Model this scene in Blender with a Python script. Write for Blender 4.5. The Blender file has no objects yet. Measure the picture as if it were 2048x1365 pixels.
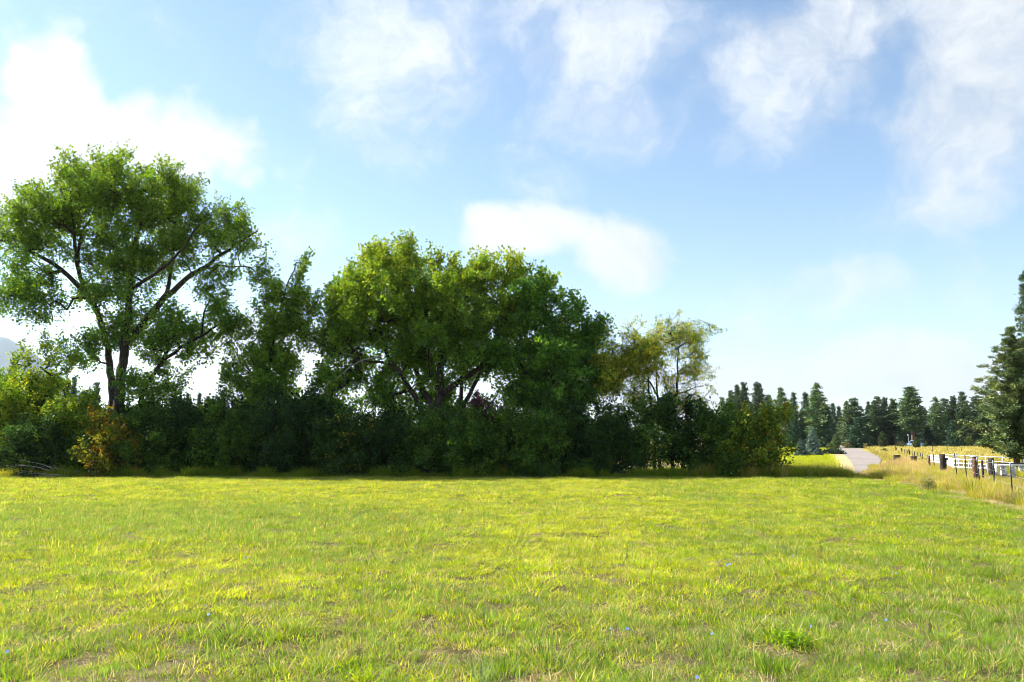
import bpy, math
import numpy as np
from math import radians, sin, cos, tan, atan, atan2, sqrt, pi

# ---------------------------------------------------------------- camera, world, sun, exposure
SC = bpy.context.scene
COL = SC.collection
FPX = 1593.0                       # focal length in photograph pixels (2048 wide)
EYE = 1.8
PITCH = atan(197.5 / FPX)
SUN_AZ, SUN_EL = radians(-72.0), radians(39.0)     # azimuth from +Y, clockwise positive

cam = bpy.data.cameras.new('camera')
cam.sensor_width = 36.0
cam.lens = FPX / 2048.0 * 36.0
cam.clip_start = 0.1
cam.clip_end = 40000.0
cam_ob = bpy.data.objects.new('camera', cam)
cam_ob.location = (0, 0, EYE)
cam_ob.rotation_euler = (pi / 2 + PITCH, 0, 0)
COL.objects.link(cam_ob)
SC.camera = cam_ob

SC.view_settings.view_transform = 'Standard'
SC.view_settings.look = 'None'
SC.view_settings.gamma = 1.0
SC.view_settings.use_curve_mapping = False
SC.view_settings.exposure = 1.55
SC.render.film_transparent = False
SC.cycles.max_bounces = 7
SC.cycles.diffuse_bounces = 3
SC.cycles.transmission_bounces = 4
SC.cycles.volume_bounces = 0
SC.cycles.use_denoising = True
SC.cycles.denoiser = 'OPENIMAGEDENOISE'
SC.cycles.denoising_prefilter = 'ACCURATE'
SC.cycles.sample_clamp_indirect = 6.0
SC.cycles.filter_width = 0.8

SUN_DIR = np.array([sin(SUN_AZ) * cos(SUN_EL), cos(SUN_AZ) * cos(SUN_EL), sin(SUN_EL)])
sun = bpy.data.lights.new('sun', 'SUN')
sun.energy = 5.0
sun.angle = radians(0.5)
sun.color = (1.0, 0.94, 0.84)
sun_ob = bpy.data.objects.new('sun', sun)
sun_ob.location = (-40, 20, 60)
from mathutils import Vector
sun_ob.rotation_euler = Vector((-SUN_DIR).tolist()).to_track_quat('-Z', 'Y').to_euler()
COL.objects.link(sun_ob)


def ray(px, py):
    xc = (px - 1024.0) / FPX
    yc = (682.5 - py) / FPX
    return (xc, cos(PITCH) - yc * sin(PITCH), sin(PITCH) + yc * cos(PITCH))


def at(px, py, Y):
    r = ray(px, py)
    t = Y / r[1]
    return np.array([r[0] * t, Y, EYE + r[2] * t])


def gnd(px, py, z=0.0):
    r = ray(px, py)
    t = (z - EYE) / r[2]
    return np.array([r[0] * t, r[1] * t, z])


def gx(px, Y):
    """world X of photograph column px at distance Y near the horizon"""
    return (px - 1024.0) / FPX * Y / (cos(PITCH) + 0.1240 * sin(PITCH))


class NT:
    """small helper to write node trees"""
    def __init__(self, tree):
        self.t = tree
        self.n = tree.nodes
        self.l = tree.links

    def new(self, kind, **kw):
        nd = self.n.new(kind)
        for k, v in kw.items():
            setattr(nd, k, v)
        return nd

    def put(self, sock, v):
        if isinstance(v, bpy.types.NodeSocket):
            self.l.new(v, sock)
        else:
            sock.default_value = v

    def math(self, op, a, b=None, c=None, clamp=False):
        nd = self.new('ShaderNodeMath', operation=op, use_clamp=clamp)
        self.put(nd.inputs[0], a)
        if b is not None:
            self.put(nd.inputs[1], b)
        if c is not None:
            self.put(nd.inputs[2], c)
        return nd.outputs[0]

    def vmath(self, op, a, b=None):
        nd = self.new('ShaderNodeVectorMath', operation=op)
        self.put(nd.inputs[0], a)
        if b is not None:
            self.put(nd.inputs[1], b)
        return nd.outputs['Value'] if op in ('LENGTH', 'DOT_PRODUCT', 'DISTANCE') else nd.outputs[0]

    def noise(self, vec, scale, detail=5.0, rough=0.55, dist=0.0, dims='3D'):
        nd = self.new('ShaderNodeTexNoise', noise_dimensions=dims)
        if vec is not None:
            self.put(nd.inputs['Vector'], vec)
        nd.inputs['Scale'].default_value = scale
        nd.inputs['Detail'].default_value = detail
        nd.inputs['Roughness'].default_value = rough
        nd.inputs['Distortion'].default_value = dist
        return nd

    def ramp(self, v, lo, hi, a=0.0, b=1.0, smooth=True):
        nd = self.new('ShaderNodeMapRange', interpolation_type='SMOOTHSTEP' if smooth else 'LINEAR')
        self.put(nd.inputs[0], v)
        for i, x in zip((1, 2, 3, 4), (lo, hi, a, b)):
            self.put(nd.inputs[i], x)
        return nd.outputs[0]

    def mix(self, fac, a, b, mode='MIX'):
        nd = self.new('ShaderNodeMix', data_type='RGBA', blend_type=mode)
        self.put(nd.inputs[0], fac)
        self.put(nd.inputs[6], a)
        self.put(nd.inputs[7], b)
        return nd.outputs[2]


def c4(c):
    return (c[0], c[1], c[2], 1.0)


def build_world():
    w = bpy.data.worlds.new('World')
    SC.world = w
    w.use_nodes = True
    nt = NT(w.node_tree)
    nt.n.clear()
    out = nt.new('ShaderNodeOutputWorld')
    bg = nt.new('ShaderNodeBackground')
    nt.l.new(bg.outputs[0], out.inputs[0])
    sky = nt.new('ShaderNodeTexSky', sky_type='NISHITA')
    sky.sun_disc = False
    sky.sun_elevation = SUN_EL
    sky.sun_rotation = SUN_AZ
    sky.altitude = 300.0
    sky.air_density = 1.0
    sky.dust_density = 0.4
    sky.ozone_density = 0.7
    STR = 0.072
    bg.inputs['Strength'].default_value = STR
    tc = nt.new('ShaderNodeTexCoord')
    d = tc.outputs['Generated']
    sep = nt.new('ShaderNodeSeparateXYZ')
    nt.l.new(d, sep.inputs[0])
    az = nt.math('ARCTAN2', sep.outputs[0], sep.outputs[1])
    el = nt.math('ARCSINE', sep.outputs[2])
    comb = nt.new('ShaderNodeCombineXYZ')
    nt.l.new(az, comb.inputs[0])
    nt.l.new(el, comb.inputs[1])
    ae = comb.outputs[0]
    # edges of the clouds wander with noise
    warp = nt.noise(d, 4.2, 4.0, 0.6)
    wv = nt.vmath('SUBTRACT', warp.outputs['Color'], (0.5, 0.5, 0.5))
    wv = nt.vmath('MULTIPLY', wv, (0.20, 0.17, 0.0))
    ae = nt.vmath('ADD', ae, wv)

    def AE(px, py):
        r = ray(px, py)
        return atan2(r[0], r[1]), math.asin(r[2] / sqrt(r[0] ** 2 + r[1] ** 2 + r[2] ** 2))
    # every cloud bank in view: centre, half width, half height (photograph pixels) and thickness
    banks = [(60, 145, 100, 90, 1.5), (190, 225, 125, 85, 1.5), (320, 265, 130, 75, 1.4), (440, 280, 100, 42, 1.1),
             (60, 270, 170, 85, 1.5), (0, 400, 90, 70, 1.1), (585, 455, 120, 80, 0.62), (600, 312, 60, 36, 0.42),
             (830, 110, 200, 140, 0.74), (790, 210, 140, 130, 0.66), (1010, 30, 300, 100, 0.64), (1180, 60, 220, 140, 0.70),
             (1210, 205, 180, 110, 0.66), (1130, 310, 90, 110, 0.46),
             (1640, 50, 320, 120, 0.82), (1560, 165, 160, 110, 0.58), (1960, 220, 200, 240, 1.0), (2010, 50, 200, 150, 0.95),
             (1050, 455, 110, 70, 1.5), (1215, 515, 100, 70, 1.35), (1630, 570, 200, 75, 0.62), (2030, 560, 180, 90, 0.35),
             (500, 740, 330, 90, 1.1), (1520, 750, 230, 55, 1.6), (1860, 730, 220, 75, 1.6), (1000, 800, 500, 80, 0.8),
             (0, 720, 120, 50, 0.5)]
    field = None
    for (px, py, rx, ry, k) in banks:
        a, e = AE(px, py)
        a1, _ = AE(px + rx, py)
        _, e1 = AE(px, py - ry)
        sx, sy = 1.0 / (a1 - a), 1.0 / (e1 - e)
        vn = nt.new('ShaderNodeVectorMath', operation='MULTIPLY_ADD')
        nt.l.new(ae, vn.inputs[0])
        vn.inputs[1].default_value = (sx, sy, 0)
        vn.inputs[2].default_value = (-a * sx, -e * sy, 0)
        ln = nt.vmath('DOT_PRODUCT', vn.outputs[0], vn.outputs[0])
        f = nt.math('MULTIPLY_ADD', ln, -0.5 * k, k)
        field = nt.math('MAXIMUM', f, 0.0 if field is None else field)
    # the same broken cloud goes on round the rest of the sky
    big = nt.noise(d, 2.1, 1.0, 0.5)
    rest = nt.ramp(big.outputs[0], 0.46, 0.66, 0.0, 1.0)
    outside = nt.vmath('DOT_PRODUCT', d, (0.0, cos(0.22), sin(0.22)))
    outside = nt.ramp(outside, 0.70, 0.80, 1.0, 0.0)
    field = nt.math('MAXIMUM', field, nt.math('MULTIPLY', rest, outside))
    wd = nt.new('ShaderNodeVectorMath', operation='MULTIPLY_ADD')
    nt.l.new(warp.outputs['Color'], wd.inputs[0])
    wd.inputs[1].default_value = (0.30, 0.30, 0.30)
    nt.l.new(d, wd.inputs[2])
    fine = nt.noise(wd.outputs[0], 7.5, 8.0, 0.64)
    fn = nt.math('SUBTRACT', fine.outputs[0], 0.5)
    dens = nt.math('MULTIPLY_ADD', fn, 2.0, field)
    mask = nt.ramp(dens, 0.05, 1.25, 0.0, 0.97)
    # thin veil low down
    veil = nt.ramp(el, 0.0, 0.30, 0.25, 0.0)
    mask = nt.math('MAXIMUM', mask, veil)
    # water droplets scatter forward: whiter towards the sun
    sd = nt.vmath('DOT_PRODUCT', d, SUN_DIR.tolist())
    b = nt.ramp(sd, -0.3, 0.95, 0.92, 1.08, smooth=False)
    b = nt.math('MULTIPLY', b, 0.335 / STR)
    b = nt.math('MULTIPLY', b, nt.ramp(fine.outputs[0], 0.3, 0.65, 0.88, 1.04))
    cc = nt.new('ShaderNodeCombineColor')
    nt.l.new(nt.math('MULTIPLY', b, 0.975), cc.inputs[0])
    nt.l.new(nt.math('MULTIPLY', b, 1.0), cc.inputs[1])
    nt.l.new(nt.math('MULTIPLY', b, 1.03), cc.inputs[2])
    clear = nt.vmath('MULTIPLY', sky.outputs[0], (0.94, 1.03, 1.05))
    col = nt.mix(mask, clear, cc.outputs[0])
    nt.l.new(col, bg.inputs['Color'])
    w.cycles.sampling_method = 'MANUAL'
    w.cycles.sample_map_resolution = 256


build_world()

# ---------------------------------------------------------------- mesh helpers


def mesh(name, V, F, mat=None, col=None, smooth=False, quads=True):
    """V (n,3); F array (m,4) or (m,3), or list of such arrays"""
    me = bpy.data.meshes.new(name)
    V = np.asarray(V, dtype=np.float32)
    Fs = F if isinstance(F, list) else [F]
    Fs = [np.asarray(f, dtype=np.int32) for f in Fs if len(f)]
    loops = np.concatenate([f.ravel() for f in Fs]) if Fs else np.zeros(0, np.int32)
    cnt = np.concatenate([np.full(len(f), f.shape[1], np.int32) for f in Fs])
    start = np.concatenate([[0], np.cumsum(cnt)[:-1]]).astype(np.int32)
    me.vertices.add(len(V))
    me.vertices.foreach_set('co', V.ravel())
    me.loops.add(len(loops))
    me.loops.foreach_set('vertex_index', loops)
    me.polygons.add(len(cnt))
    me.polygons.foreach_set('loop_start', start)
    me.polygons.foreach_set('loop_total', cnt)
    if smooth:
        me.polygons.foreach_set('use_smooth', np.ones(len(cnt), dtype=bool))
    if col is not None:
        a = me.attributes.new('col', 'FLOAT_COLOR', 'POINT')
        c = np.ones((len(V), 4), np.float32)
        c[:, :3] = col
        a.data.foreach_set('color', c.ravel())
    me.update(calc_edges=True)
    if mat:
        me.materials.append(mat)
    return me


def link(name, me, parent=None, loc=None):
    o = bpy.data.objects.new(name, me)
    COL.objects.link(o)
    if parent is not None:
        o.parent = parent
    if loc is not None:
        o.location = loc
    return o


def thing(name, label, cat, loc=(0, 0, 0), group=None):
    o = bpy.data.objects.new(name, None)
    o.empty_display_size = 0.2
    COL.objects.link(o)
    o.location = [float(v) for v in loc]
    return tag(o, label, cat, group)


def tag(o, label=None, cat=None, group=None, kind=None):
    if label:
        o['label'] = label
    if cat:
        o['category'] = cat
    if group:
        o['group'] = group
    if kind:
        o['kind'] = kind
    return o


def copy_tree(o, label, group, parent=None):
    c = o.copy()
    COL.objects.link(c)
    if parent is not None:
        c.parent = parent
    else:
        c['label'] = label
        if group:
            c['group'] = group
    for ch in list(o.children):
        copy_tree(ch, None, None, c)
    return c


def norm(v):
    return v / np.maximum(np.linalg.norm(v, axis=-1, keepdims=True), 1e-9)


def tube(pts, rad, sides=7, rng=None, rough=0.0):
    pts = np.asarray(pts, float)
    rad = np.asarray(rad, float)
    n = len(pts)
    t = np.zeros_like(pts)
    t[1:-1] = pts[2:] - pts[:-2]
    t[0] = pts[1] - pts[0]
    t[-1] = pts[-1] - pts[-2]
    t = norm(t)
    u = np.zeros_like(pts)
    ref = np.array([1.0, 0, 0]) if abs(t[0][0]) < 0.8 else np.array([0, 1.0, 0])
    prev = ref
    for i in range(n):
        x = prev - t[i] * np.dot(prev, t[i])
        prev = x / max(np.linalg.norm(x), 1e-6)
        u[i] = prev
    v = np.cross(t, u)
    a = np.arange(sides) * 2 * pi / sides
    R = rad[:, None]
    if rough and rng is not None:
        R = R * (1 + rng.normal(0, rough, (n, sides)))
    else:
        R = np.repeat(R, sides, 1)
    V = pts[:, None, :] + R[:, :, None] * (np.cos(a)[None, :, None] * u[:, None, :] + np.sin(a)[None, :, None] * v[:, None, :])
    V = V.reshape(-1, 3)
    i, j = np.meshgrid(np.arange(n - 1), np.arange(sides), indexing='ij')
    j2 = (j + 1) % sides
    F = np.stack([i * sides + j, i * sides + j2, (i + 1) * sides + j2, (i + 1) * sides + j], -1).reshape(-1, 4)
    V = np.vstack([V, pts[-1:] + t[-1:] * rad[-1]])
    k = len(V) - 1
    jj = np.arange(sides)
    F3 = np.stack([(n - 1) * sides + jj, (n - 1) * sides + (jj + 1) % sides, np.full(sides, k)], -1)
    return V, F, F3


def segs(A, B, ra, rb, sides=4):
    """many straight two-point twigs at once"""
    A, B = np.asarray(A, float), np.asarray(B, float)
    m = len(A)
    t = norm(B - A)
    ref = np.where(np.abs(t[:, :1]) < 0.8, np.array([[1.0, 0, 0]]), np.array([[0, 1.0, 0]]))
    u = norm(np.cross(t, ref))
    v = np.cross(t, u)
    a = np.arange(sides) * 2 * pi / sides
    off = np.cos(a)[None, :, None] * u[:, None] + np.sin(a)[None, :, None] * v[:, None]
    V = np.concatenate([A[:, None] + off * np.asarray(ra)[:, None, None], B[:, None] + off * np.asarray(rb)[:, None, None]], 1)
    j = np.arange(sides)
    f = np.stack([j, (j + 1) % sides, sides + (j + 1) % sides, sides + j], -1)
    F = (f[None] + (np.arange(m) * 2 * sides)[:, None, None]).reshape(-1, 4)
    return V.reshape(-1, 3), F


class MB:
    """collects pieces into one mesh"""
    def __init__(self):
        self.V, self.F4, self.F3, self.C, self.n = [], [], [], [], 0

    def add(self, V, F4=None, F3=None, col=None):
        V = np.asarray(V, float)
        if F4 is not None and len(F4):
            self.F4.append(np.asarray(F4) + self.n)
        if F3 is not None and len(F3):
            self.F3.append(np.asarray(F3) + self.n)
        self.V.append(V)
        if col is not None:
            col = np.asarray(col, float)
            self.C.append(np.broadcast_to(col, (len(V), 3)))
        self.n += len(V)

    def tube(self, pts, rad, sides=7, rng=None, rough=0.0, col=None):
        V, F, F3 = tube(pts, rad, sides, rng, rough)
        self.add(V, F, F3, col)

    def box(self, lo, hi, col=None):
        x0, y0, z0 = lo
        x1, y1, z1 = hi
        V = [(x0, y0, z0), (x1, y0, z0), (x1, y1, z0), (x0, y1, z0), (x0, y0, z1), (x1, y0, z1), (x1, y1, z1), (x0, y1, z1)]
        F = [(0, 3, 2, 1), (4, 5, 6, 7), (0, 1, 5, 4), (1, 2, 6, 5), (2, 3, 7, 6), (3, 0, 4, 7)]
        self.add(V, F, None, col)

    def bar(self, a, b, w, h, col=None):
        """square bar from a to b, width w (horizontal) and height h"""
        a, b = np.asarray(a, float), np.asarray(b, float)
        t = norm(b - a)
        up = np.array([0, 0, 1.0]) if abs(t[2]) < 0.9 else np.array([0, 1.0, 0])
        s = norm(np.cross(t, up))
        u = np.cross(s, t)
        V = [p + s * sx * w / 2 + u * sz * h / 2 for p in (a, b) for sx, sz in ((-1, -1), (1, -1), (1, 1), (-1, 1))]
        F = [(0, 1, 2, 3), (7, 6, 5, 4), (0, 4, 5, 1), (1, 5, 6, 2), (2, 6, 7, 3), (3, 7, 4, 0)]
        self.add(V, F, None, col)

    def build(self, name, mat, smooth=False):
        V = np.vstack(self.V)
        Fs = []
        if self.F4:
            Fs.append(np.vstack(self.F4))
        if self.F3:
            Fs.append(np.vstack(self.F3))
        C = np.vstack(self.C) if self.C else None
        return mesh(name, V, Fs, mat, C, smooth)


# ---------------------------------------------------------------- materials


def new_mat(name):
    m = bpy.data.materials.new(name)
    m.use_nodes = True
    nt = NT(m.node_tree)
    nt.n.clear()
    out = nt.new('ShaderNodeOutputMaterial')
    return m, nt, out


def leaf_mat(name, trans=0.45, gloss=0.05, warm=(1.25, 1.15, 0.6), rough=0.45, var=0.25, tone=0.0):
    m, nt, out = new_mat(name)
    a = nt.new('ShaderNodeAttribute', attribute_name='col')
    geo = nt.new('ShaderNodeNewGeometry')
    n = nt.noise(geo.outputs['Position'], 1.3, 3.0, 0.5)
    v = nt.ramp(n.outputs[0], 0.3, 0.7, 1.0 - var, 1.0 + var)
    if tone:
        oi = nt.new('ShaderNodeObjectInfo')
        v = nt.math('MULTIPLY', v, nt.ramp(oi.outputs['Random'], 0.0, 1.0, 1.0 - tone, 1.0 + tone, smooth=False))
    col = nt.vmath('SCALE', a.outputs['Color'])
    col.node.operation = 'SCALE'
    nt.l.new(v, col.node.inputs['Scale'])
    dif = nt.new('ShaderNodeBsdfDiffuse')
    nt.l.new(col, dif.inputs['Color'])
    tr = nt.new('ShaderNodeBsdfTranslucent')
    tcol = nt.vmath('MULTIPLY', col, warm)
    nt.l.new(tcol, tr.inputs['Color'])
    mx = nt.new('ShaderNodeMixShader')
    mx.inputs[0].default_value = trans
    nt.l.new(dif.outputs[0], mx.inputs[1])
    nt.l.new(tr.outputs[0], mx.inputs[2])
    gl = nt.new('ShaderNodeBsdfGlossy')
    gl.inputs['Roughness'].default_value = rough
    gl.inputs['Color'].default_value = (0.9, 0.95, 1.0, 1)
    mx2 = nt.new('ShaderNodeMixShader')
    mx2.inputs[0].default_value = gloss
    nt.l.new(mx.outputs[0], mx2.inputs[1])
    nt.l.new(gl.outputs[0], mx2.inputs[2])
    nt.l.new(mx2.outputs[0], out.inputs[0])
    return m


def bark_mat(name, a, b, scale=6.0):
    m, nt, out = new_mat(name)
    bs = nt.new('ShaderNodeBsdfPrincipled')
    geo = nt.new('ShaderNodeNewGeometry')
    st = nt.vmath('MULTIPLY', geo.outputs['Position'], (1.0, 1.0, 0.22))
    n = nt.noise(st, scale * 2.2, 6.0, 0.65, 0.6)
    f = nt.ramp(n.outputs[0], 0.38, 0.64)
    nt.l.new(nt.mix(f, c4(a), c4(b)), bs.inputs['Base Color'])
    bs.inputs['Roughness'].default_value = 0.9
    bp = nt.new('ShaderNodeBump')
    bp.inputs['Strength'].default_value = 0.9
    bp.inputs['Distance'].default_value = 0.05
    nt.l.new(n.outputs[0], bp.inputs['Height'])
    nt.l.new(bp.outputs[0], bs.inputs['Normal'])
    nt.l.new(bs.outputs[0], out.inputs[0])
    return m


def plain_mat(name, col, rough=0.7, noise=0.15, scale=12.0, metal=0.0, col2=None):
    m, nt, out = new_mat(name)
    bs = nt.new('ShaderNodeBsdfPrincipled')
    geo = nt.new('ShaderNodeNewGeometry')
    n = nt.noise(geo.outputs['Position'], scale, 5.0, 0.6)
    f = nt.ramp(n.outputs[0], 0.3, 0.7)
    c2 = col2 if col2 is not None else [x * (1 - noise) for x in col]
    nt.l.new(nt.mix(f, c4(c2), c4([x * (1 + noise * 0.4) for x in col])), bs.inputs['Base Color'])
    bs.inputs['Roughness'].default_value = rough
    bs.inputs['Metallic'].default_value = metal
    nt.l.new(bs.outputs[0], out.inputs[0])
    return m


def ground_mat(name, cols, scales=(0.15, 1.2, 14.0), bump=0.03, rough=0.95):
    """three colours blended by broad, medium and fine noise"""
    m, nt, out = new_mat(name)
    bs = nt.new('ShaderNodeBsdfPrincipled')
    geo = nt.new('ShaderNodeNewGeometry')
    p = geo.outputs['Position']
    n1 = nt.noise(p, scales[0], 4.0, 0.6)
    n2 = nt.noise(p, scales[1], 5.0, 0.65)
    n3 = nt.noise(p, scales[2], 6.0, 0.7)
    c = nt.mix(nt.ramp(n1.outputs[0], 0.38, 0.62), c4(cols[0]), c4(cols[1]))
    c = nt.mix(nt.math('MULTIPLY', nt.ramp(n2.outputs[0], 0.42, 0.68), 0.8), c, c4(cols[2]))
    v = nt.ramp(n3.outputs[0], 0.25, 0.75, 0.62, 1.3)
    sc = nt.new('ShaderNodeVectorMath', operation='SCALE')
    nt.l.new(c, sc.inputs[0])
    nt.l.new(v, sc.inputs['Scale'])
    nt.l.new(sc.outputs[0], bs.inputs['Base Color'])
    bs.inputs['Roughness'].default_value = rough
    bs.inputs['Specular IOR Level'].default_value = 0.15
    bp = nt.new('ShaderNodeBump')
    bp.inputs['Strength'].default_value = 1.0
    bp.inputs['Distance'].default_value = bump
    nt.l.new(n3.outputs[0], bp.inputs['Height'])
    nt.l.new(bp.outputs[0], bs.inputs['Normal'])
    nt.l.new(bs.outputs[0], out.inputs[0])
    return m


M_LEAF = leaf_mat('broad_leaf', 0.42, 0.02, (1.35, 1.25, 0.5))
M_SHRUB = leaf_mat('shrub_leaf', 0.42, 0.012, (1.25, 1.15, 0.55))
M_NEEDLE = leaf_mat('needle', 0.2, 0.03, (1.1, 1.1, 0.7), 0.5, 0.25, 0.45)
M_GRASS = leaf_mat('grass_blade', 0.55, 0.008, (1.25, 1.2, 0.5), 0.5, 0.12)
M_DRY = leaf_mat('dry_grass', 0.40, 0.02, (1.15, 1.05, 0.8), 0.5, 0.2)
M_BARK = bark_mat('cottonwood_bark', (0.018, 0.013, 0.010), (0.075, 0.058, 0.043))
M_BARK_D = bark_mat('dark_bark', (0.014, 0.011, 0.009), (0.045, 0.036, 0.028), 9.0)
M_PINEBARK = bark_mat('pine_bark', (0.05, 0.033, 0.024), (0.16, 0.105, 0.07), 5.0)
M_DEAD = bark_mat('dead_wood', (0.20, 0.18, 0.16), (0.38, 0.35, 0.32), 9.0)

# ---------------------------------------------------------------- the setting: ground, lawn, road, hill


def wave(x, y, seed, scale=1.0, octaves=4):
    """smooth pseudo-noise in about -1..1"""
    r = np.random.RandomState(seed)
    s = np.zeros_like(np.asarray(x, float))
    amp, tot = 1.0, 0.0
    f = 1.0 / scale
    for o in range(octaves):
        for k in range(4):
            a, p = r.uniform(0, 2 * pi), r.uniform(0, 2 * pi)
            q = f * r.uniform(0.7, 1.4)
            s = s + amp * np.sin(2 * pi * q * (x * cos(a) + y * sin(a)) + p + 1.3 * np.sin(2 * pi * q * 0.6 * (y * cos(a) - x * sin(a))))
        tot += amp * 2.0
        amp *= 0.55
        f *= 2.1
    return s / tot


def height(x, y):
    x, y = np.asarray(x, float), np.asarray(y, float)
    fade = np.clip((46 - y) / 12, 0, 1) * np.clip((y + 20) / 10, 0, 1) * np.clip((60 - np.abs(x)) / 20, 0, 1)
    return fade * (0.045 * wave(x, y, 5, 7.0, 3) + 0.02 * wave(x, y, 6, 1.6, 2))


def build_ground():
    xs = np.unique(np.concatenate([np.linspace(-9000, -200, 10), np.linspace(-200, -40, 12), np.linspace(-40, 40, 161), np.linspace(40, 200, 12), np.linspace(200, 9000, 10)]))
    ys = np.unique(np.concatenate([np.linspace(-2000, -20, 6), np.linspace(-20, 50, 141), np.linspace(50, 300, 16), np.linspace(300, 9000, 12)]))
    X, Y = np.meshgrid(xs, ys)
    Z = height(X, Y)
    V = np.stack([X, Y, Z], -1).reshape(-1, 3)
    ny, nx = X.shape
    i, j = np.meshgrid(np.arange(ny - 1), np.arange(nx - 1), indexing='ij')
    F = np.stack([i * nx + j, i * nx + j + 1, (i + 1) * nx + j + 1, (i + 1) * nx + j], -1).reshape(-1, 4)
    m = ground_mat('meadow_soil', ((0.075, 0.065, 0.022), (0.11, 0.09, 0.04), (0.20, 0.16, 0.08)), (0.3, 2.2, 22.0), 0.02)  # shade between the grass blades is put into the darkened soil colour
    o = link('ground', mesh('ground', V, F, m, smooth=True))
    tag(o, kind='structure')


build_ground()


def sheet(name, outline, z, mat):
    """flat sheet from an outline of two edges: list of (left point, right point) rows"""
    V, F = [], []
    n = len(outline[0])
    for row in outline:
        for p in row:
            V.append((p[0], p[1], z))
    for i in range(len(outline) - 1):
        for j in range(n - 1):
            a = i * n + j
            F.append((a, a + 1, a + n + 1, a + n))
    o = link(name, mesh(name, V, np.array(F), mat))
    tag(o, kind='structure')
    return o


M_LAWN = ground_mat('mown_lawn', ((0.22, 0.235, 0.025), (0.27, 0.26, 0.032), (0.17, 0.21, 0.022)), (0.06, 0.5, 9.0), 0.03)
M_FIELD = ground_mat('dry_pasture', ((0.30, 0.245, 0.045), (0.34, 0.26, 0.06), (0.25, 0.235, 0.035)), (0.04, 0.25, 5.0), 0.05)
M_ROAD = ground_mat('road_gravel', ((0.25, 0.22, 0.20), (0.30, 0.26, 0.235), (0.20, 0.175, 0.16)), (0.2, 1.5, 25.0), 0.02)
M_VERGE = ground_mat('dry_verge', ((0.42, 0.32, 0.17), (0.50, 0.38, 0.21), (0.34, 0.29, 0.11)), (0.3, 1.2, 12.0), 0.03)

# pasture beyond everything, lawn left of the road, gravel road, straw-dry verge along it
sheet('pasture', [[(-150, 60), (260, 60)], [(-200, 330), (300, 330)]], 0.012, M_FIELD)
sheet('lawn', [[(2.0, 42.5), gnd(1700, 949)[:2]], [gnd(1400, 930)[:2], gnd(1691, 930)[:2]], [gnd(1400, 915)[:2], gnd(1678, 915)[:2]],
               [gnd(1400, 905)[:2], gnd(1665, 905)[:2]], [gnd(1380, 894)[:2], gnd(1672, 894)[:2]]], 0.024, M_LAWN)
sheet('verge', [[gnd(1668, 953)[:2], gnd(1720, 953)[:2]], [gnd(1668, 940)[:2], gnd(1725, 940)[:2]], [gnd(1668, 925)[:2], gnd(1712, 925)[:2]],
                [gnd(1666, 914)[:2], gnd(1705, 914)[:2]], [gnd(1655, 909)[:2], gnd(1700, 909)[:2]]], 0.036, M_VERGE)
road_rows = [[gnd(1712, 950)[:2], gnd(1760, 950)[:2]], [gnd(1708, 938)[:2], gnd(1758, 938)[:2]], [gnd(1704, 928)[:2], gnd(1760, 928)[:2]], [gnd(1698, 920)[:2], gnd(1764, 920)[:2]],
             [gnd(1692, 913)[:2], gnd(1757, 913)[:2]], [gnd(1684, 908)[:2], gnd(1746, 908)[:2]],
             [gnd(1676, 902)[:2], gnd(1730, 903)[:2]], [gnd(1674, 897)[:2], gnd(1721, 897)[:2]], [gnd(1680, 893)[:2], gnd(1718, 893)[:2]]]
sheet('road', road_rows, 0.048, M_ROAD)


def build_hill():
    """forested mountain flank, far off to the left"""
    r = np.random.RandomState(2)
    nx, ny = 90, 40
    Y0 = 6000.0
    xs = np.linspace(at(-1500, 880, Y0)[0], at(520, 880, Y0)[0], nx)
    key_px = np.array([-1500, -900, -520, -250, 0, 25, 50, 80, 110, 150, 220, 320, 520])
    key_py = np.array([735, 690, 655, 655, 676, 690, 704, 724, 752, 792, 835, 862, 884])
    kx = np.array([at(a, 880, Y0)[0] for a in key_px])
    kz = np.array([at(512, b, Y0)[2] for b in key_py])
    crest = np.interp(xs, kx, kz)
    t = np.linspace(0, 1, ny)
    X = np.repeat(xs[None], ny, 0)
    Y = Y0 - 1500 * (1 - t)[:, None] + 0 * X
    prof = (t ** 1.25)[:, None]
    Z = prof * crest[None] + (t * (1.02 - t))[:, None] * 60 * wave(X, Y, 12, 700.0, 4)
    X = np.concatenate([X, X[-1:]]); Y = np.concatenate([Y, Y[-1:] + 1300]); Z = np.concatenate([Z, Z[-1:] * 0 - 5])
    Z = np.maximum(Z, -0.6)
    V = np.stack([X, Y, Z], -1).reshape(-1, 3)
    ny += 1
    i, j = np.meshgrid(np.arange(ny - 1), np.arange(nx - 1), indexing='ij')
    F = np.stack([i * nx + j, i * nx + j + 1, (i + 1) * nx + j + 1, (i + 1) * nx + j], -1).reshape(-1, 4)
    m = ground_mat('hill_forest_haze', ((0.02, 0.06, 0.10), (0.026, 0.068, 0.108), (0.016, 0.05, 0.088)), (0.003, 0.012, 0.06), 5.0)  # forest colour tinted blue, painting in some of the distance haze
    o = link('hill', mesh('hill', V, F, m, smooth=True))
    tag(o, 'hazy blue forested mountain slope far behind the bushes', None, kind='structure')


build_hill()

# ---------------------------------------------------------------- leaves, twigs and whole plants


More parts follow.
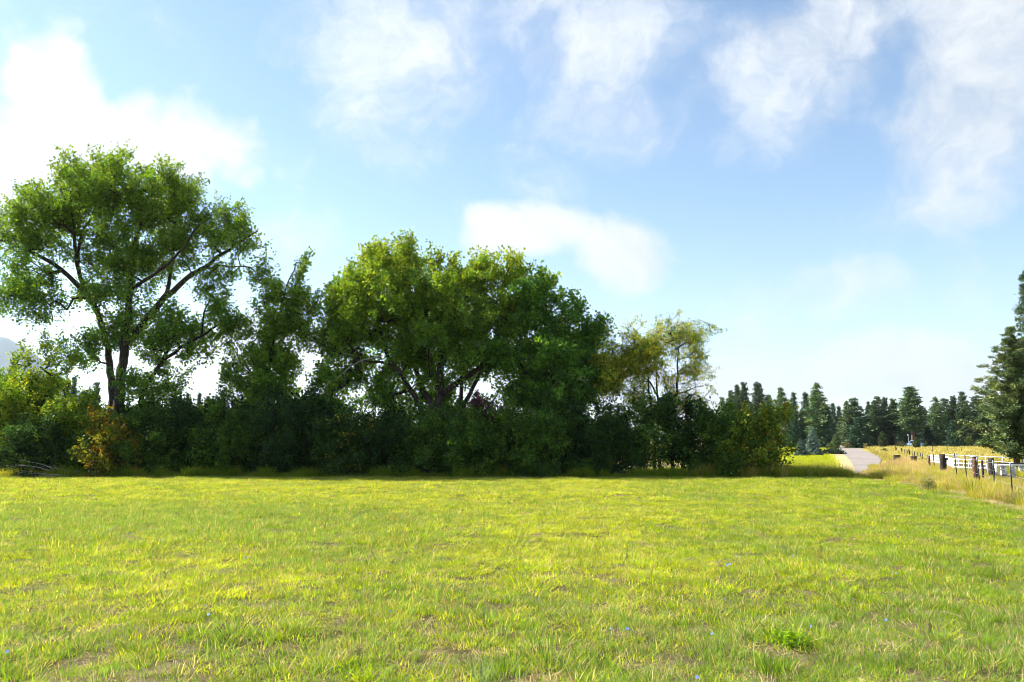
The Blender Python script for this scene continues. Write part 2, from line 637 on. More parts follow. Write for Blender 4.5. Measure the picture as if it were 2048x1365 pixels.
def leaf_quads(rng, C, along, size, droop=0.3, spread=0.8, aspect=0.72):
    n = len(C)
    t = norm(along * 0.55 + rng.normal(0, spread, (n, 3)) + np.array([0, 0, -droop]))
    s = norm(np.cross(t, rng.normal(0, 1, (n, 3))))
    L = size[:, None]
    w = L * aspect * 0.5
    nb = np.cross(t, s)
    fold = nb * L * 0.10
    V = np.stack([C, C + t * L * 0.42 + s * w + fold, C + t * L, C + t * L * 0.42 - s * w + fold], 1).reshape(-1, 3)
    F = np.arange(4 * n).reshape(-1, 4)
    return V, F


def palette(rng, n, cols, weights, jitter=0.18):
    cols = np.asarray(cols, float)
    k = rng.choice(len(cols), n, p=np.asarray(weights) / np.sum(weights))
    c = cols[k] * (1 + rng.normal(0, jitter, (n, 1)))
    return np.clip(c, 0.003, 0.9)


def grow(rng, SP, SR, N):
    """join crown nodes N to the limb points SP, nearest first; returns all points, parents, radii"""
    d = np.min(np.linalg.norm(N[:, None] - SP[None], axis=2), axis=1)
    N = N[np.argsort(d)]
    m = len(SP)
    P = np.zeros((m + 3 * len(N), 3))
    P[:m] = SP
    par = np.full(len(P), -1)
    k = m
    for p in N:
        v = p - P[:k]
        dist = np.linalg.norm(v, axis=1)
        cost = dist * (1.0 + 0.5 * np.clip(-v[:, 2] / np.maximum(dist, 1e-6), 0, 1))
        j = int(np.argmin(cost))
        D = dist[j]
        a = P[j]
        while D > 1.1 and k < len(P) - 2:
            f = 0.9 / D
            q = a + (p - a) * f + rng.normal(0, 0.10, 3) + np.array([0, 0, 0.06])
            P[k] = q
            par[k] = j
            j = k
            a = q
            k += 1
            D = np.linalg.norm(p - a)
        P[k] = p
        par[k] = j
        k += 1
        if k >= len(P) - 3:
            break
    P, par = P[:k], par[:k]
    cnt = np.ones(k)
    for i in range(k - 1, m - 1, -1):
        cnt[par[i]] += cnt[i]
    rad = 0.009 * np.sqrt(cnt)
    rad[:m] = SR
    return P, par, rad, m


def blob_points(rng, blobs, Yd, dens, clump=0.0):
    """blobs: (px, py, depth offset, rx px, ry px, depth radius m, weight)"""
    out = []
    for (px, py, dy, rx, ry, rd, w) in blobs:
        c = at(px, py, Yd + dy)
        a, b = rx / FPX * (Yd + dy), ry / FPX * (Yd + dy)
        vol = 4.19 * a * b * rd
        n = max(3, int(vol * dens * w))
        per = 7 if clump > 0 else 1
        nc = max(2, n // per)
        u = norm(rng.normal(0, 1, (nc, 3)))
        r = rng.uniform(0, 1, (nc, 1)) ** 0.42
        cc = c + u * r * np.array([a, rd, b])
        if clump > 0:
            # leaf masses: nodes gathered round the ends of boughs, drawn out along the bough
            ax = norm(u * np.array([a, rd, b]) + np.array([0, 0, 0.9 * b]))
            k = np.repeat(np.arange(nc), per)
            cc = cc[k] + ax[k] * np.clip(rng.normal(0, clump * 1.4, (len(k), 1)), -clump * 2, clump * 2) + np.clip(rng.normal(0, clump * 0.62, (len(k), 3)), -clump * 1.1, clump * 1.1)
        out.append(cc)
    return np.vstack(out)


def plant(name, label, cat, base, limbs, blobs, Yd, rng, dens=1.0, shoots=4, leaves=16, size=0.12, shoot_len=0.75, spread=0.16,
          cols=None, wts=None, mat=None, bark=None, droop=0.3, up=0.55, tint=None, group=None, zmin=None, names=('trunk', 'branches', 'crown'), aspect=0.72, twig=True, top_shift=None, clump=0.36, lower=16):
    """limbs: list of (polyline [(px,py,dy)...], r0, r1) in photograph columns at distance Yd"""
    root = thing(name, label, cat, base, group)
    B = np.asarray(base, float)
    mb = MB()
    SP, SR = [], []
    for (pl, r0, r1) in limbs:
        pts = []
        for q in pl:
            pts.append(np.asarray(q[1], float) if q[0] is None else at(q[0], q[1], Yd + q[2]))
        pts = np.array(pts)
        # smooth the polyline
        seg = np.concatenate([[0], np.cumsum(np.linalg.norm(np.diff(pts, axis=0), axis=1))])
        n = max(4, int(seg[-1] / 0.45))
        s = np.linspace(0, seg[-1], n)
        pp = np.stack([np.interp(s, seg, pts[:, k]) for k in range(3)], 1)
        for _ in range(2):
            pp[1:-1] = 0.25 * pp[:-2] + 0.5 * pp[1:-1] + 0.25 * pp[2:]
        pp[1:-1] += rng.normal(0, 0.035, pp[1:-1].shape)
        rr = np.interp(s, [0, seg[-1]], [r0, r1])
        mb.tube(pp - B, rr, 9, rng, 0.05)
        SP.append(pp[1:])
        SR.append(rr[1:])
    if limbs:
        link(names[0], mb.build(names[0], bark, True), root)
    SP, SR = np.vstack(SP), np.concatenate(SR)
    if lower:
        blobs = [(b[0], b[1] + lower, b[2], b[3], b[4] * 0.95, b[5], b[6]) for b in blobs]
    N = blob_points(rng, blobs, Yd, dens, clump)
    if zmin is not None:
        N = N[N[:, 2] > zmin]
    P, par, rad, m = grow(rng, SP, SR, N)
    idx = np.arange(m, len(P))
    A, Bp = P[par[idx]], P[idx]
    ra = np.minimum(rad[par[idx]], rad[idx] * 1.6)
    V, F = segs(A - B, Bp - B, ra, rad[idx], 5)
    tw = MB()
    tw.add(V, F)
    # shoots
    ctr = N.mean(0)
    nd = np.repeat(idx, shoots)
    base_dir = norm(P[nd] - P[par[nd]])
    out_dir = norm(P[nd] - ctr)
    dirs = norm(base_dir * 0.6 + out_dir * 0.45 + rng.normal(0, 0.55, base_dir.shape) + np.array([0, 0, up]))
    L = shoot_len * rng.uniform(0.35, 1.25, (len(nd), 1))
    S0 = P[nd] + rng.normal(0, 0.05, (len(nd), 3))
    S1 = S0 + dirs * L
    if twig:
        V, F = segs(S0 - B, S1 - B, np.full(len(nd), 0.008), np.full(len(nd), 0.003), 3)
        tw.add(V, F)
    tag(link(names[1], tw.build(names[1], bark), root), kind='stuff')
    # leaves along the shoots
    k = np.repeat(np.arange(len(nd)), leaves)
    t = rng.uniform(0.05, 1.05, (len(k), 1))
    C = S0[k] + dirs[k] * L[k] * t + rng.normal(0, spread, (len(k), 3)) * (1.15 - 0.65 * t)
    if zmin is not None:
        keep = C[:, 2] > 0.02
        k, C = k[keep], C[keep]
    sz = size * rng.uniform(0.7, 1.3, len(k))
    V, F = leaf_quads(rng, C - B, dirs[k], sz, droop, 0.8, aspect)
    clump = palette(rng, len(nd), cols, wts, 0.14)
    if top_shift is not None:
        # upper shoots yellower: sunlit tone painted in, partly leaves begun to turn
        z0, z1, ccol, amt = top_shift
        f = np.clip((S1[:, 2] - z0) / (z1 - z0), 0, 1) * amt * rng.uniform(0, 1, len(nd))
        clump = clump * (1 - f[:, None]) + np.asarray(ccol)[None] * f[:, None]
    lc = clump[k] * (1 + rng.normal(0, 0.10, (len(k), 1)))
    lc = np.repeat(np.clip(lc, 0.003, 0.9), 4, 0)
    link(names[2], mesh(names[2], V, F, mat, lc), root)
    return root


G_COT = [(0.10, 0.23, 0.022), (0.14, 0.28, 0.022), (0.20, 0.33, 0.022), (0.07, 0.18, 0.03)]
HB = 0.0


def foot(px, Y):
    return np.array([gx(px, Y), Y, -0.05])


def base_of(px, Y):
    return (gx(px, Y), Y, 0.0)


# ---- the tall cottonwood on the left
rng = np.random.RandomState(11)
Yc = 44.0
f0 = foot(232, Yc)
plant('cottonwood_tree', 'tallest cottonwood with fanned crown and thick furrowed trunk behind the yellowish bushes', 'tree', base_of(232, Yc),
      [([(None, f0), (236, 830, 0), (243, 740, 0), (255, 650, 0), (262, 560, 0.2), (268, 500, 0.3), (285, 440, 0.3), (280, 380, 0)], 0.36, 0.06),
       ([(None, f0 + np.array([-0.25, 0.3, 0])), (226, 800, 0.4), (215, 690, 0.6), (195, 620, 0.5), (160, 560, 0), (148, 500, -0.3), (150, 440, -0.6), (120, 380, -0.8)], 0.26, 0.05),
       ([(190, 610, 0.5), (150, 560, 0.2), (95, 520, -0.6), (40, 492, -1.2), (-10, 478, -1.6)], 0.17, 0.05),
       ([(155, 530, -0.1), (160, 470, 0.5), (195, 420, 0.9), (205, 370, 1.2)], 0.11, 0.04),
       ([(148, 470, -0.4), (110, 430, -1.2), (80, 395, -1.6)], 0.08, 0.03),
       ([(250, 690, 0), (285, 650, 0.3), (320, 605, 0.6), (370, 560, 0.6), (420, 528, 0.6), (470, 490, 0.4), (515, 462, 0.2)], 0.24, 0.045),
       ([(330, 600, 0.6), (345, 520, 1.2), (350, 440, 1.6), (365, 380, 1.6)], 0.12, 0.04),
       ([(262, 580, 0.2), (320, 540, -0.8), (365, 500, -1.5), (400, 450, -1.8)], 0.11, 0.04),
       ([(400, 540, 0.6), (450, 530, -0.3), (500, 535, -0.6)], 0.07, 0.03),
       ([(262, 520, 0.2), (240, 450, -1.3), (215, 380, -1.8)], 0.09, 0.03)],
      [(130, 400, -0.5, 85, 75, 2.6, 1.0), (60, 440, -1.0, 60, 60, 2.2, 0.9), (30, 520, -1.2, 60, 75, 2.0, 0.8), (15, 590, -1.2, 25, 40, 1.2, 0.7), (105, 580, -0.3, 60, 60, 1.8, 0.65),
       (240, 380, 0, 85, 70, 3.0, 1.0), (120, 345, 0, 35, 32, 1.5, 1.0), (230, 335, 0, 40, 24, 1.5, 0.9), (340, 400, 0.5, 75, 65, 2.6, 1.0), (350, 360, 0.5, 40, 26, 1.5, 0.8), (300, 480, 0, 90, 70, 3.0, 0.85),
       (430, 450, 0.4, 60, 60, 2.2, 0.85), (482, 420, 0.3, 28, 40, 1.4, 0.8), (500, 470, 0.3, 40, 40, 1.4, 0.7), (455, 535, 0.2, 55, 35, 1.5, 0.75), (515, 540, 0.2, 22, 14, 0.8, 0.8), (210, 480, 0, 80, 60, 2.6, 0.6),
       (235, 600, 0, 60, 85, 1.8, 0.85), (195, 680, 0, 40, 55, 1.3, 0.8), (150, 700, -0.2, 35, 22, 1.0, 0.7), (250, 670, 0, 45, 40, 1.5, 0.7), (95, 610, -0.6, 40, 32, 1.2, 0.65), (420, 590, 0.3, 18, 30, 0.8, 0.5), (285, 600, 0.5, 28, 45, 1.2, 0.7)],
      Yc, rng, dens=3.9, shoots=4, leaves=17, size=0.14, shoot_len=0.85, spread=0.14, up=0.8, cols=G_COT, wts=[3, 3, 2, 2], mat=M_LEAF, bark=M_BARK,
      top_shift=(9.0, 17.0, (0.33, 0.42, 0.02), 0.5))

# ---- the stem leaning right from beside it
rng = np.random.RandomState(12)
f1 = foot(262, 42.6)
plant('leaning_cottonwood', 'slim dark cottonwood leaning away from the tallest trunk with an arched leafy limb', 'tree', base_of(262, 42.6),
      [([(None, f1), (270, 835, 0), (295, 770, 0.1), (330, 715, 0.2), (375, 690, 0.2), (410, 670, 0.2), (445, 640, 0.2), (485, 635, 0.2)], 0.17, 0.04),
       ([(320, 730, 0.2), (350, 670, 0.4), (365, 620, 0.4)], 0.08, 0.03), ([(405, 672, 0.2), (400, 635, 0), (420, 600, 0)], 0.06, 0.025)],
      [(355, 640, 0.3, 55, 55, 1.6, 1.0), (420, 640, 0.2, 60, 38, 1.4, 1.0), (468, 630, 0.2, 26, 32, 1.0, 0.9), (320, 700, 0.2, 45, 50, 1.4, 1.0), (385, 675, 0.2, 40, 20, 1.0, 0.6),
       (300, 770, 0.2, 50, 55, 1.3, 0.9), (335, 745, 0.2, 20, 40, 0.8, 0.5)],
      42.6, rng, dens=4.6, shoots=4, leaves=17, size=0.145, shoot_len=0.7, spread=0.14, up=0.7, cols=G_COT, wts=[3, 3, 2, 1], mat=M_LEAF, bark=M_BARK_D)

# ---- slender poplar
rng = np.random.RandomState(13)
f2 = foot(522, 43.0)
plant('poplar_tree', 'slender upright poplar with narrow bent tip between the two largest trees', 'tree', base_of(522, 43.0),
      [([(None, f2), (524, 860, 0), (530, 780, 0), (545, 700, 0), (555, 630, 0), (575, 570, 0), (592, 525, 0)], 0.16, 0.02),
       ([(530, 780, 0), (500, 740, -0.3), (470, 720, -0.4)], 0.06, 0.02), ([(545, 700, 0), (575, 670, 0.4), (600, 650, 0.5)], 0.05, 0.02), ([(550, 660, 0), (530, 620, -0.4), (520, 580, -0.4)], 0.05, 0.02)],
      [(597, 535, 0, 15, 28, 0.6, 1.2), (580, 580, 0, 30, 35, 1.0, 1.1), (535, 580, 0, 24, 30, 0.9, 1.0), (560, 630, 0, 48, 42, 1.4, 1.0), (600, 610, 0, 18, 30, 0.7, 0.8), (545, 690, 0, 52, 45, 1.5, 1.0),
       (595, 665, 0, 18, 20, 0.7, 0.8), (530, 745, 0, 60, 40, 1.6, 1.0), (462, 738, 0, 18, 16, 0.6, 0.6), (540, 790, 0, 50, 35, 1.5, 1.0), (505, 775, 0, 30, 26, 1.0, 0.8), (570, 770, 0, 16, 30, 0.8, 0.6)],
      43.0, rng, dens=10.5, shoots=4, leaves=17, size=0.135, shoot_len=0.6, spread=0.13, cols=G_COT, wts=[3, 3, 2, 1], mat=M_LEAF, bark=M_BARK_D, up=0.9,
      top_shift=(5.0, 11.0, (0.30, 0.38, 0.02), 0.45))

# ---- the broad centre tree with many stems
rng = np.random.RandomState(14)
Ym = 43.5
f3 = foot(875, Ym)
centre = plant('broad_cottonwood', 'broad round cottonwood with several spreading trunks and yellowing top', 'tree', base_of(875, Ym),
      [([(None, f3), (876, 850, 0), (878, 790, 0), (884, 720, 0), (880, 640, 0.3), (870, 560, 0.3)], 0.36, 0.06),
       ([(None, f3 + np.array([-0.5, 0, 0])), (842, 815, 0), (815, 770, -0.2), (790, 735, -0.3), (768, 710, -0.4), (760, 650, -0.6), (740, 590, -0.8)], 0.21, 0.05),
       ([(785, 730, -0.3), (755, 722, -0.8), (715, 720, -1.3)], 0.09, 0.03),
       ([(868, 830, 0), (845, 775, 0.6), (828, 740, 1.0), (815, 680, 1.2), (800, 610, 1.4)], 0.19, 0.05),
       ([(885, 790, 0), (905, 770, -0.3), (930, 756, -0.4), (958, 742, -0.5), (985, 700, -0.4), (1000, 640, 0)], 0.19, 0.06),
       ([(None, f3 + np.array([1.1, 0.2, 0])), (922, 800, 0), (925, 770, -0.2), (922, 758, -0.3)], 0.14, 0.10),
       ([(None, f3 + np.array([1.3, 0.4, 0])), (926, 810, 0), (945, 775, 0.2), (965, 740, 0.4), (990, 690, 0.5), (1010, 620, 0.6)], 0.17, 0.05),
       ([(880, 650, 0.3), (920, 600, -0.8), (950, 560, -1.0)], 0.12, 0.04), ([(884, 700, 0.2), (850, 620, 1.5), (835, 550, 2.0)], 0.12, 0.04),
       ([(862, 760, 0), (856, 730, -0.6), (857, 700, -0.8)], 0.05, 0.03)],
      [(800, 530, 0, 70, 40, 2.6, 1.1), (735, 555, -0.2, 55, 45, 2.2, 1.1), (690, 590, -0.3, 48, 40, 2.0, 1.0), (830, 590, 0, 110, 60, 3.4, 1.0), (940, 548, 0, 70, 38, 2.4, 1.1), (1015, 540, 0, 45, 40, 1.8, 1.1), (1060, 560, 0, 34, 34, 1.4, 1.0),
       (900, 640, 0, 110, 60, 3.4, 0.95), (730, 650, -0.3, 75, 55, 2.6, 0.95), (670, 680, -0.5, 38, 45, 1.6, 0.85), (820, 690, 0, 90, 45, 3.0, 0.75), (930, 700, 0, 80, 36, 2.4, 0.7), (680, 745, -0.6, 42, 45, 1.6, 0.8),
       (690, 810, -0.6, 28, 48, 1.1, 0.9), (740, 770, -0.4, 40, 25, 1.2, 0.6), (780, 510, 0, 30, 22, 1.2, 0.9), (1000, 620, 0.3, 55, 60, 2.2, 1.0), (765, 800, -0.3, 26, 40, 1.0, 0.7), (880, 745, 0.8, 60, 30, 1.5, 0.5), (1040, 600, 0.3, 40, 50, 1.8, 0.9), (870, 800, 1.0, 45, 35, 1.2, 0.6), (790, 715, 0.8, 60, 30, 1.6, 0.8), (860, 725, 0.6, 50, 28, 1.4, 0.7), (930, 725, 0.9, 55, 26, 1.4, 0.7), (1000, 700, 0.4, 55, 40, 1.8, 1.0), (720, 735, -0.2, 55, 35, 1.5, 0.9), (650, 720, -0.6, 30, 50, 1.2, 0.9), (670, 630, -0.4, 50, 50, 1.8, 0.9), (905, 790, 0.8, 40, 28, 1.0, 0.6), (700, 850, -0.4, 30, 40, 1.0, 0.8), (775, 775, 1.0, 36, 30, 1.0, 0.7), (830, 800, 1.2, 36, 30, 1.0, 0.8), (760, 835, 0.8, 40, 30, 1.0, 0.9), (850, 770, 1.2, 26, 26, 0.8, 0.6), (660, 790, -0.5, 24, 50, 1.0, 0.8)],
      Ym, rng, dens=4.2, shoots=4, leaves=19, size=0.155, shoot_len=0.75, spread=0.14, up=0.7, cols=G_COT, wts=[3, 3, 2, 2], mat=M_LEAF, bark=M_BARK,
      top_shift=(6.5, 12.0, (0.42, 0.46, 0.015), 0.75))
# bare dead limbs hanging in its left side
rng = np.random.RandomState(15)
dm = MB()
Bc = np.array(base_of(875, Ym))
for pl, r in [([(765, 712, -1.4), (722, 720, -2.0), (700, 735, -2.3), (685, 748, -2.4)], 0.035), ([(722, 720, -2.0), (728, 740, -2.2), (724, 765, -2.3)], 0.022),
              ([(700, 733, -2.3), (675, 755, -2.5), (658, 768, -2.6)], 0.02), ([(745, 694, -1.8), (757, 682, -1.9), (768, 668, -1.9)], 0.018), ([(745, 694, -1.8), (725, 676, -1.9)], 0.014),
              ([(706, 712, -2.2), (690, 708, -2.3), (668, 718, -2.5)], 0.016), ([(722, 720, -2.0), (738, 728, -2.2)], 0.012), ([(690, 745, -2.4), (688, 770, -2.4)], 0.012),
              ([(745, 815, -0.6), (735, 790, -0.6), (728, 765, -0.8)], 0.022), ([(742, 808, -0.6), (744, 780, -0.7), (743, 755, -0.7)], 0.014), ([(735, 790, -0.6), (715, 770, -0.8), (700, 768, -0.8)], 0.012)]:
    pts = np.array([at(a, b, Ym + c) for a, b, c in pl]) - Bc
    dm.tube(pts + rng.normal(0, 0.02, pts.shape), np.linspace(r, r * 0.4, len(pts)), 6)
tag(link('dead_branch', dm.build('dead_branch', M_DEAD, True), centre), 'bare grey dead limbs')

# ---- the dark tree at its right shoulder
rng = np.random.RandomState(16)
f4 = foot(1120, 43.0)
plant('dark_cottonwood', 'dense dark green cottonwood shouldering the broad tree, with lit outer edge', 'tree', base_of(1120, 43.0),
      [([(None, f4), (1112, 850, 0), (1108, 780, 0), (1100, 700, 0), (1090, 640, 0), (1075, 580, 0)], 0.24, 0.05), ([(1108, 770, 0), (1140, 710, 0.3), (1160, 650, 0.4)], 0.11, 0.04),
       ([(1110, 800, 0), (1060, 760, -0.4), (1030, 710, -0.5)], 0.10, 0.04), ([(1115, 790, 0), (1165, 750, 0), (1190, 700, 0)], 0.08, 0.03)],
      [(1075, 600, 0, 55, 52, 2.0, 1.0), (1130, 650, 0, 60, 50, 2.2, 1.0), (1175, 670, 0, 36, 46, 1.8, 1.0), (1090, 700, 0, 95, 55, 2.6, 1.1), (1160, 740, 0, 50, 50, 2.0, 1.0), (1050, 760, 0, 60, 45, 2.0, 1.0),
       (1110, 790, 0, 85, 45, 2.2, 1.1), (1195, 715, 0, 18, 30, 1.0, 0.9), (1090, 585, 0, 30, 30, 1.2, 1.0), (1150, 615, 0, 32, 30, 1.2, 1.0), (1190, 655, 0, 24, 36, 1.2, 1.0), (1020, 690, 0, 45, 50, 1.6, 1.0)],
      43.0, rng, dens=4.5, shoots=4, leaves=18, size=0.155, shoot_len=0.6, spread=0.17, cols=[(0.07, 0.18, 0.022), (0.10, 0.23, 0.022), (0.15, 0.29, 0.022)], wts=[3, 3, 1.5], mat=M_LEAF, bark=M_BARK_D, lower=18)

# ---- the small yellowing tree
rng = np.random.RandomState(17)
Yy = 41.5
f5 = foot(1318, Yy)
plant('yellowing_tree', 'small airy tree with thin dark stems and golden arching twigs', 'tree', base_of(1318, Yy),
      [([(None, f5 + np.array([-0.3, 0, 0])), (1310, 880, 0), (1303, 820, 0), (1298, 770, 0), (1290, 720, -0.2), (1285, 690, -0.3)], 0.085, 0.02),
       ([(None, f5), (1317, 880, 0), (1317, 820, 0), (1316, 790, 0), (1300, 760, 0.3), (1275, 742, 0.5), (1250, 735, 0.6)], 0.095, 0.02),
       ([(1316, 800, 0), (1313, 760, -0.3), (1308, 700, -0.3)], 0.05, 0.02),
       ([(None, f5 + np.array([0.7, 0.2, 0])), (1340, 870, 0), (1350, 800, 0), (1355, 740, 0), (1359, 690, 0), (1365, 660, 0.1)], 0.10, 0.02),
       ([(1358, 700, 0), (1340, 685, -0.4), (1325, 680, -0.5)], 0.03, 0.012), ([(1357, 720, 0), (1385, 712, 0.2), (1410, 722, 0.2)], 0.03, 0.012),
       ([(1350, 790, 0), (1385, 772, 0.2), (1412, 772, 0.2)], 0.03, 0.012), ([(1365, 665, 0), (1385, 645, 0.2), (1400, 640, 0.2)], 0.02, 0.01)],
      [(1290, 675, 0, 42, 26, 1.2, 1.0), (1255, 705, 0, 45, 28, 1.2, 1.0), (1225, 740, 0, 32, 30, 1.0, 1.0), (1295, 715, 0, 36, 26, 1.2, 0.8), (1365, 655, 0, 36, 18, 1.0, 0.9), (1388, 688, 0, 22, 28, 1.0, 0.7),
       (1340, 680, 0, 22, 22, 0.9, 0.7), (1378, 725, 0, 30, 15, 1.0, 0.9), (1340, 735, 0, 30, 22, 1.0, 0.5), (1270, 765, 0, 28, 16, 0.8, 0.6), (1382, 775, 0, 22, 8, 0.7, 0.6), (1340, 785, 0, 40, 22, 1.0, 0.6), (1290, 790, 0, 30, 25, 0.9, 0.6)],
      Yy, rng, dens=30.0, shoots=4, leaves=14, size=0.105, shoot_len=0.6, spread=0.10, cols=[(0.38, 0.42, 0.02), (0.48, 0.46, 0.022), (0.22, 0.32, 0.02), (0.46, 0.36, 0.03), (0.10, 0.18, 0.02)], wts=[3, 2.2, 3.2, 0.6, 2],
      mat=M_LEAF, bark=M_BARK_D, up=-0.05, droop=0.6, aspect=0.5)

# ---------------------------------------------------------------- the hedgerow: one shrub after another
P_YG = [(0.24, 0.34, 0.02), (0.16, 0.28, 0.02), (0.08, 0.18, 0.02), (0.36, 0.41, 0.02)]
P_GR = [(0.045, 0.115, 0.02), (0.075, 0.16, 0.02), (0.13, 0.22, 0.02)]
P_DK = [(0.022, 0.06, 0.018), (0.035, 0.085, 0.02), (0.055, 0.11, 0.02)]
P_OR = [(0.34, 0.22, 0.02), (0.36, 0.14, 0.02), (0.22, 0.23, 0.02), (0.10, 0.15, 0.02)]
P_YL = [(0.36, 0.30, 0.02), (0.06, 0.12, 0.02), (0.035, 0.085, 0.02)]
P_PK = [(0.16, 0.055, 0.075), (0.10, 0.05, 0.055), (0.06, 0.07, 0.03)]
P_RT = [(0.14, 0.22, 0.02), (0.24, 0.28, 0.02), (0.05, 0.12, 0.02), (0.28, 0.21, 0.02)]


def shrub(seed, px, top, wpx, Y, pal, wts, label, dens=7.0, leaves=14, size=0.075, up=0.55, spread=0.12, shoot_len=0.5, low=0.0, lean=0, name='shrub', depth=None, group='shrubs of the hedgerow', shoots=4, extra=()):
    r = np.random.RandomState(seed)
    b = foot(px - lean * 0.5, Y)
    top = top + (10 if name == 'shrub' and px > 280 else 0)
    cyc = (top + (682.5 + (np.tan(PITCH)) * FPX)) / 2
    zlow = low
    py_low = 682.5 + FPX * tan(PITCH + atan((EYE - zlow) / Y)) if False else None
    # photograph row of a given height at this distance
    def row(z):
        el = atan2(z - EYE, Y)
        return 682.5 - FPX * tan(el - PITCH)
    y_low = row(low)
    H = y_low - top
    rd = depth if depth else 0.45 * wpx / FPX * Y + 0.3
    w = wpx / 2 * 1.12
    blobs = [(px, top + 0.58 * H, 0, w * 0.98, H * 0.40, rd, 0.9), (px + lean * 0.4, top + 0.36 * H, 0, w * 0.72, H * 0.36, rd * 0.8, 1.0), (px - lean * 0.3, top + 0.86 * H, -0.1, w * 0.95, H * 0.16, rd * 0.9, 1.3)]
    for k in range(5):
        blobs.append((px + lean * 0.5 + r.uniform(-0.75, 0.75) * w, top + r.uniform(0.08, 0.40) * H, r.uniform(-0.5, 0.5) * rd, w * r.uniform(0.14, 0.28), H * r.uniform(0.09, 0.17), rd * 0.35, 1.3))
    blobs += list(extra)
    limbs = []
    ns = 7
    for k in range(ns):
        f = (k / (ns - 1) * 2 - 1) * 0.8
        o = b + np.array([r.uniform(-0.2, 0.2), r.uniform(-0.2, 0.2), 0])
        tx = px + lean + f * w
        ty = top + (0.12 + 0.45 * abs(f)) * H + r.uniform(0, 0.15) * H
        dy = r.uniform(-0.6, 0.6) * rd
        limbs.append(([(None, o), (px + (tx - px) * 0.35, top + 0.62 * H, dy * 0.4), (tx, ty, dy)], 0.035, 0.012))
    return plant(name, label, 'shrub', (b[0], b[1], 0), limbs, blobs, Y, r, dens=dens * 1.55, shoots=shoots, leaves=max(9, int(leaves * 0.72)), size=size * 1.6, shoot_len=shoot_len, spread=spread,
                 cols=pal, wts=wts, mat=M_SHRUB, bark=M_BARK_D, up=up, zmin=0.02, group=group, names=('stems', 'branches', 'foliage'), twig=False, clump=0.2, lower=0)


shrub(101, 55, 742, 175, 42.0, P_YG, [3, 3, 2, 1.5], 'tall yellow green bush at the picture edge below the blue mountain', dens=5.5, leaves=14, low=0.3, up=0.7,
      extra=[(90, 712, 0, 22, 20, 0.6, 1.0), (60, 722, 0, 20, 14, 0.5, 1.0), (105, 735, 0, 26, 22, 0.7, 0.9), (20, 790, 0, 22, 40, 0.7, 1)])
shrub(102, 145, 792, 130, 41.0, P_YG, [3, 3, 2, 1.5], 'yellow green bush between the edge bush and the tallest trunk', dens=6.0)
shrub(103, 215, 828, 120, 41.6, P_YG, [2.5, 3, 2.5, 1], 'bright green bush growing round the foot of the tallest cottonwood', dens=6.0)
shrub(104, 222, 838, 90, 39.6, P_OR, [1.4, 0.5, 3, 4], 'orange tinged autumn shrub in front of the tallest cottonwood', dens=9.0, size=0.08, low=0.35)
shrub(105, 90, 850, 150, 39.9, P_DK, [2, 3, 2], 'dark low shrub behind the grey fallen branches', dens=6.0)
shrub(106, 305, 815, 120, 40.6, P_GR, [3, 3, 2], 'mid green shrub just past the orange shrub, under the leaning stem', dens=7.0)
shrub(107, 385, 790, 130, 40.8, P_DK, [2, 3, 2.5], 'dark green shrub under the gap between leaning stem and poplar', dens=7.0)
shrub(108, 465, 795, 130, 40.4, P_GR, [3, 3, 1.5], 'dark leafy shrub at the near side of the slender poplar', dens=7.0)
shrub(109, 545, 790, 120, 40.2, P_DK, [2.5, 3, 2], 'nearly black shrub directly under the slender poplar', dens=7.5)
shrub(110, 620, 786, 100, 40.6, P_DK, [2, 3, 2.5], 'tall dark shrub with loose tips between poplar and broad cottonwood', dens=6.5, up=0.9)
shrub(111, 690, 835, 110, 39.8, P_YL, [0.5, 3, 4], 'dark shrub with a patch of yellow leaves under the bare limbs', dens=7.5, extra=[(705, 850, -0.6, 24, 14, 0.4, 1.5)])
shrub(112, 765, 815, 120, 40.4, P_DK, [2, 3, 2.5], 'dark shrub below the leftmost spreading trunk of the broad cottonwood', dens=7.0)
shrub(113, 850, 808, 120, 40.2, P_GR, [3, 3, 2], 'green shrub hiding the trunk foot of the broad cottonwood', dens=7.5)
shrub(114, 935, 822, 120, 39.9, P_GR, [3, 3, 1.5], 'rounded green shrub below the forked trunk of the broad cottonwood', dens=7.5)
shrub(115, 968, 795, 56, 42.5, P_PK, [3, 2, 2], 'small pinkish bush showing against the bright gap by the forked trunk', dens=9.0, up=0.8, low=1.2)
shrub(116, 1020, 812, 130, 40.0, P_GR, [2, 3, 2.5], 'lighter green shrub just past the pinkish bush', dens=7.5)
shrub(117, 1095, 825, 130, 39.8, P_GR, [3, 3, 1.5], 'green shrub below the dense dark cottonwood', dens=7.5)
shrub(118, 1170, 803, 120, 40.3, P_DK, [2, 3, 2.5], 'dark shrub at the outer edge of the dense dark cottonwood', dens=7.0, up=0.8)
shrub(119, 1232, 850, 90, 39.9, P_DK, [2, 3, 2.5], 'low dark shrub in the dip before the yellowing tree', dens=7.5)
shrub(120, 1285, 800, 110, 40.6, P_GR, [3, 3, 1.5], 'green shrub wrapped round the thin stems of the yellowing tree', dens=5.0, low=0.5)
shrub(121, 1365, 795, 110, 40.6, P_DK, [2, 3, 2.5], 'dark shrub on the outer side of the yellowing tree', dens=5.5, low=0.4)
shrub(122, 1425, 812, 110, 40.2, P_GR, [3, 3, 2], 'green shrub between the yellowing tree and the last leaning bush', dens=7.0)
shrub(123, 1500, 815, 136, 40.0, P_RT, [3, 2, 3, 0.8], 'last bush of the hedgerow, leaning outward with brownish yellow sprays', dens=6.5, up=0.35, lean=26, extra=[(1562, 830, 0, 10, 18, 0.3, 1.2), (1550, 880, 0, 22, 24, 0.5, 1.0)])
